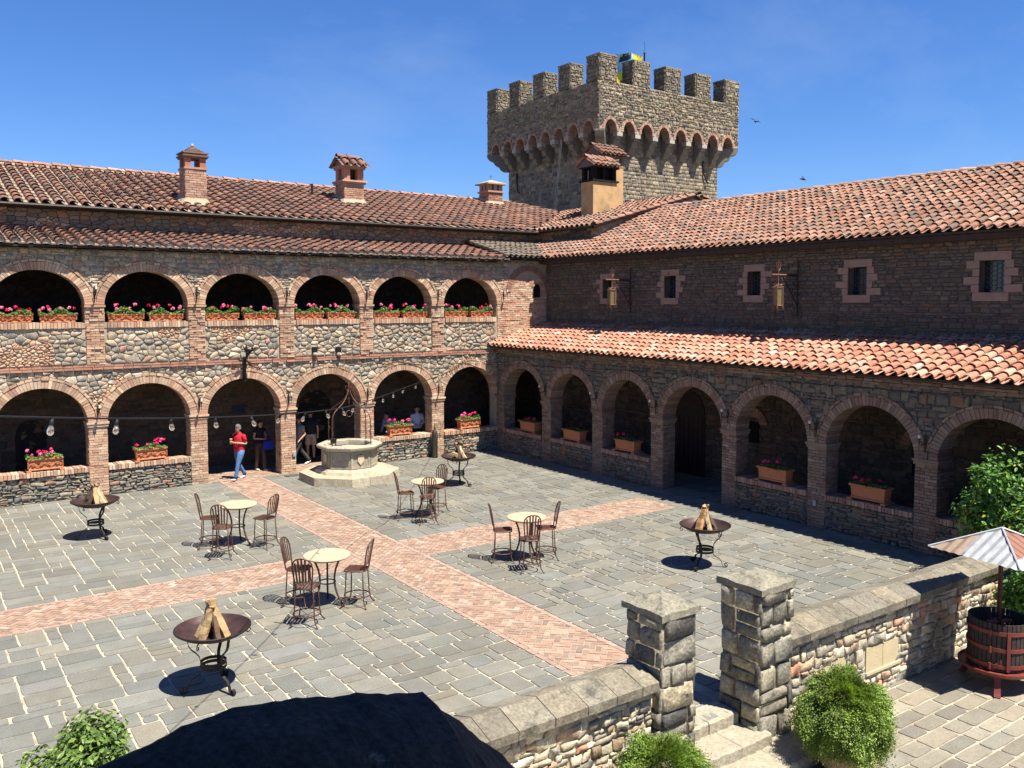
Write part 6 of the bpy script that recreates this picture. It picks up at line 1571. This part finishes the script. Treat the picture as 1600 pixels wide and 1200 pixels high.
    for s in (-1, 1): mb.lathe([(0, 0), (.02, .01), (.022, .03), (.012, .055), (0, .06)], 6, c=(hx + s * .082, hy + .01, hz - .03))
    mb.build('nose_and_ears', msk, body, smooth=True)
    for s in (-1, 1):
        mb = MB(); mb.lathe([(0, -.009), (.011, -.004), (.011, .004), (0, .009)], 8, c=(hx + s * .03, hy - .081, hz + .012)); mb.build('eye', mat('eye_dark', (.03, .02, .015), rough=.2), body, smooth=True)
    mb = MB(); mb.tube([(hx - .022, hy - .082, hz - .058), (hx, hy - .090, hz - .056), (hx + .022, hy - .082, hz - .058)], .006, 5); mb.build('mouth', mat('lips', (.35, .12, .10), rough=.5), body)
    # hair
    mh = mat('hair_%d' % int(hair[0] * 1000), hair, rough=.7, var=.3, vs=60, bump=.4, bs=90)
    mb = MB(); R0 = .097; vs = []; nu, nv = 16, 9
    for j in range(nv):
        ph = (pi * .60) * j / (nv - 1)
        for i in range(nu):
            a = 2 * pi * i / nu; fr = max(0, -sin(a)); pp = ph * (1 - .42 * fr)
            vs.append((hx + R0 * .93 * sin(pp) * cos(a), hy + .012 + R0 * 1.12 * sin(pp) * sin(a), hz + .022 + R0 * 1.22 * cos(pp)))
    mb.add(vs, [(j * nu + i, (j + 1) * nu + i, (j + 1) * nu + (i + 1) % nu, j * nu + (i + 1) % nu) for j in range(nv - 1) for i in range(nu)])
    if hairlong: mb.tube([(hx, hy + .04, hz + .05), (hx, hy + .08, hz - .05), (hx, hy + .10, hz - .2), (hx + .02, hy + .09, hz - .34)], [.09, .105, .09, .03], 10)
    mb.build('hair', mh, body, smooth=True)
    # shirt
    def loft(mb, rings, n=18, cap0=False):
        vs = []
        for (cx, cy, cz), rx, ry in rings:
            for k in range(n):
                q = 2 * pi * k / n; c_, s_ = cos(q), sin(q)
                vs.append((cx + rx * (abs(c_) ** .85) * (1 if c_ > 0 else -1), cy + ry * s_, cz))
        fs = [(i * n + k, i * n + (k + 1) % n, (i + 1) * n + (k + 1) % n, (i + 1) * n + k) for i in range(len(rings) - 1) for k in range(n)]
        if cap0: fs.append(tuple(range(n))[::-1])
        mb.add(vs, fs)
    pe, wa, ch, nk = [Vector(D[k]) for k in ('pe', 'wa', 'ch', 'nk')]; sh = (Vector(D['sL']) + Vector(D['sR'])) / 2
    belly = .02 * (f - .85) / .3; mb = MB()
    loft(mb, [(tuple(pe + Vector((0, 0, -.03))), .158 * f, .122 * f), (tuple(pe.lerp(wa, .35)), .162 * f, .126 * f), (tuple(wa + Vector((0, -belly, 0))), .152 * f, .122 * f), (tuple(wa.lerp(ch, .5) + Vector((0, -belly * .6, 0))), .160 * f, .122 * f),
              (tuple(ch), .178 * f ** .6, .122 * f), (tuple(ch.lerp(sh, .6)), .185 * f ** .5, .108 * f), (tuple(sh + Vector((0, 0, .015))), .170, .082), (tuple(sh.lerp(nk, .55) + Vector((0, 0, .02))), .105, .066), (tuple(nk + Vector((0, .0, -.01))), .062, .062), (tuple(nk + Vector((0, .0, .008))), .066, .066)])
    for s in 'LR':
        S_, E_, W_ = Vector(D['s' + s]), Vector(D['e' + s]), Vector(D['w' + s]); q = S_.lerp(E_, min(1, sleeve * 1.15))
        P = [S_ * .88 + sh * .12 + Vector((0, 0, .012)), S_, S_.lerp(q, .5), q]; rd = [.058, .070, .064, .062]
        if sleeve > 1: P += [E_.lerp(W_, .5), E_.lerp(W_, .95)]; rd = [.058, .068, .058, .052, .044, .038]
        mb.tube(P, rd, 12)
    # collar
    mb.tube([(nk.x + .068 * cos(t), nk.y + .068 * sin(t), nk.z - .005 + .012 * sin(t)) for t in [2 * pi * k / 14 for k in range(15)]], .012, 5)
    mb.build('shirt', shirt, body, smooth=True)
    # trousers or shorts
    mb = MB()
    loft(mb, [(tuple(pe + Vector((0, 0, -.13))), .10 * f, .09 * f), (tuple(pe + Vector((0, 0, -.09))), .150 * f, .112 * f), (tuple(pe), .156 * f, .118 * f), (tuple(pe.lerp(wa, .5)), .146 * f, .113 * f)], cap0=True)
    for s in 'LR':
        H_, K_, A_ = Vector(D['h' + s]), Vector(D['k' + s]), Vector(D['a' + s])
        if shorts: mb.tube([H_ + Vector((0, 0, .02)), H_.lerp(K_, .4), H_.lerp(K_, .86)], [.092 * f, .092 * f, .096], 14)
        else: mb.tube([H_ + Vector((0, 0, .02)), H_.lerp(K_, .35), H_.lerp(K_, .75), K_, K_.lerp(A_, .35), K_.lerp(A_, .8), A_ + (A_ - K_).normalized() * .01], [.092 * f, .090 * f, .074 * f, .066, .064, .058, .062], 14)
    mb.build('shorts' if shorts else 'trousers', legs, body, smooth=True)
    for s in 'LR':
        a = D['a' + s]; ft = J.get('f' + s, (0, -1, 0)); z = max(.035, a[2] - .055)
        n3 = {'a': ((a[0], a[1] + .02, a[2] - .03), .042, .042), 'b': ((a[0], a[1] + .035, z), .042, .038), 'c': ((a[0] + ft[0] * .11, a[1] + ft[1] * .11, z + ft[2] * .11 - .004), .045, .03), 'd': ((a[0] + ft[0] * .20, a[1] + ft[1] * .20, z + ft[2] * .20 - .006), .034, .024)}
        child('shoe', n3, [('b', 'a'), ('b', 'c'), ('c', 'd')], mat('shoe_%d' % int(shoe[0] * 100), shoe, rough=.6))
    return body
cl = lambda n, c, **k: mat(n, c, rough=.85, var=.12, vs=14, bump=.25, bs=25, **k)
man = person((-9.82, -.06, 0), radians(-66), 'grey haired man in red polo and jeans walking with a cup at his chest',
    dict(hd=(.0, -.05, 1.625), hL=(.09, 0, .92), kL=(.10, -.16, .52), aL=(.10, -.25, .10), hR=(-.09, 0, .92), kR=(-.10, .05, .49), aR=(-.09, .28, .13), fR=(0, -1, -.25), fL=(0, -1, .2),
         sL=(.19, 0, 1.40), eL=(.25, .07, 1.14), wL=(.12, -.20, 1.20), sR=(-.19, 0, 1.40), eR=(-.25, .02, 1.14), wR=(-.07, -.23, 1.22)),
    cl('red_polo', (.50, .015, .03)), cl('blue_jeans', (.085, .16, .33), fine=40), (.13, .125, .12), fat=1.16, shoe=(.62, .61, .6), skin=(.52, .27, .17))
mb = MB(); mb.lathe([(0, 0), (.028, 0), (.040, .15), (.042, .155), (.042, .17), (0, .17)], 14, (.5, .35, .2)); 
o = mb.build('paper_cup', mat('kraft_cup', (.60, .40, .20), rough=.6, var=.05), None, smooth=True, loc=(-10.10, -.13, 1.16)); tag(o, 'tall tan paper cup held by the man in the red polo', 'cup')
mb = MB(); mb.box(-.045, .045, -.03, .03, -.05, .05); mb.lathe([(.0, 0), (.035, .0), (.045, .08), (0, .08)], 10, c=(0, 0, .0))
w1 = person((-8.78, 1.05, 0), radians(10), 'long haired woman in black top standing in the shade behind the man in red',
    dict(aL=(.10, -.14, .10), kL=(.09, -.12, .5), aR=(-.10, .08, .10), eL=(.22, .0, 1.12), wL=(.10, -.2, 1.12), eR=(-.22, 0, 1.12), wR=(-.08, -.22, 1.12), hd=(0, -.05, 1.60)),
    cl('black_top', (.015, .014, .016)), cl('brown_trousers', (.10, .06, .04), fine=30), (.02, .014, .012), fat=.86, scale=.97, shoe=(.7, .6, .5), hairlong=True, sleeve=.25)
mb = MB(); v = [(-.19, -.06, 0), (.19, -.06, 0), (.19, .06, 0), (-.19, .06, 0), (-.15, -.03, .26), (.15, -.03, .26), (.15, .03, .26), (-.15, .03, .26)]
mb.add(v, [(0, 3, 2, 1), (4, 5, 6, 7), (0, 1, 5, 4), (1, 2, 6, 5), (2, 3, 7, 6), (3, 0, 4, 7)])
o = mb.build('handbag', cl('royal_blue_leather', (.02, .04, .40)), None, loc=(-8.58, .84, .72)); tag(o, 'royal blue handbag hanging beside the woman in the black top', 'handbag')
mb = MB(); mb.tube([(-.12, 0, .25), (-.10, .03, .5), (0, .05, .62), (.10, .03, .5), (.12, 0, .25)], .009, 5); mb.build('strap', cl('royal_blue_leather', (.02, .04, .40)), o)
w2 = person((-6.72, 1.75, 0), radians(165), 'man in dark shirt and pale shorts standing in shade behind the well',
    {}, cl('navy_shirt', (.02, .022, .03)), cl('khaki_shorts', (.48, .43, .34)), (.05, .035, .025), fat=1.08, scale=1.03, shorts=True, shoe=(.12, .11, .10), sleeve=.6)
w3 = person((-7.38, 1.10, 0), radians(-85), 'person in grey top and dark trousers striding out of view behind the third pillar',
    dict(kL=(.09, -.20, .52), aL=(.09, -.32, .10), kR=(-.09, .12, .50), aR=(-.09, .40, .15), fR=(0, -.9, -.4), eL=(.23, .1, 1.13), wL=(.22, -.1, .95), eR=(-.23, -.08, 1.13), wR=(-.2, -.2, .95)),
    cl('grey_top', (.34, .34, .37)), cl('charcoal_trousers', (.06, .06, .065)), (.06, .04, .03), fat=.88, scale=.97, shoe=(.82, .8, .77), sleeve=.5)
w4 = person((-2.86, 1.05, 0), radians(-18), 'man in a white shirt and dark trousers standing behind the geranium trough',
    dict(eL=(.25, -.02, 1.13), wL=(.10, -.22, 1.08), eR=(-.25, -.02, 1.13), wR=(-.10, -.24, 1.08)), cl('white_shirt', (.62, .64, .72)), cl('black_trousers', (.03, .03, .04)), (.03, .022, .018), fat=1.1, scale=1.0, shoe=(.05, .05, .05), sleeve=1.1, group='men in white shirts')
w5 = person((-3.82, 1.25, 0), radians(-60), 'man in a light blue shirt bending forward in the shade behind the geraniums',
    dict(hd=(0, -.34, 1.46), nk=(0, -.24, 1.34), ch=(0, -.14, 1.20), wa=(0, -.02, 1.05), sL=(.17, -.17, 1.28), sR=(-.17, -.17, 1.28), eL=(.22, -.24, 1.02), wL=(.15, -.4, .95), eR=(-.22, -.24, 1.02), wR=(-.15, -.4, .95)),
    cl('pale_blue_shirt', (.42, .50, .68)), cl('black_trousers', (.03, .03, .04)), (.03, .022, .018), fat=1.0, scale=1.0, shoe=(.05, .05, .05), sleeve=1.1)
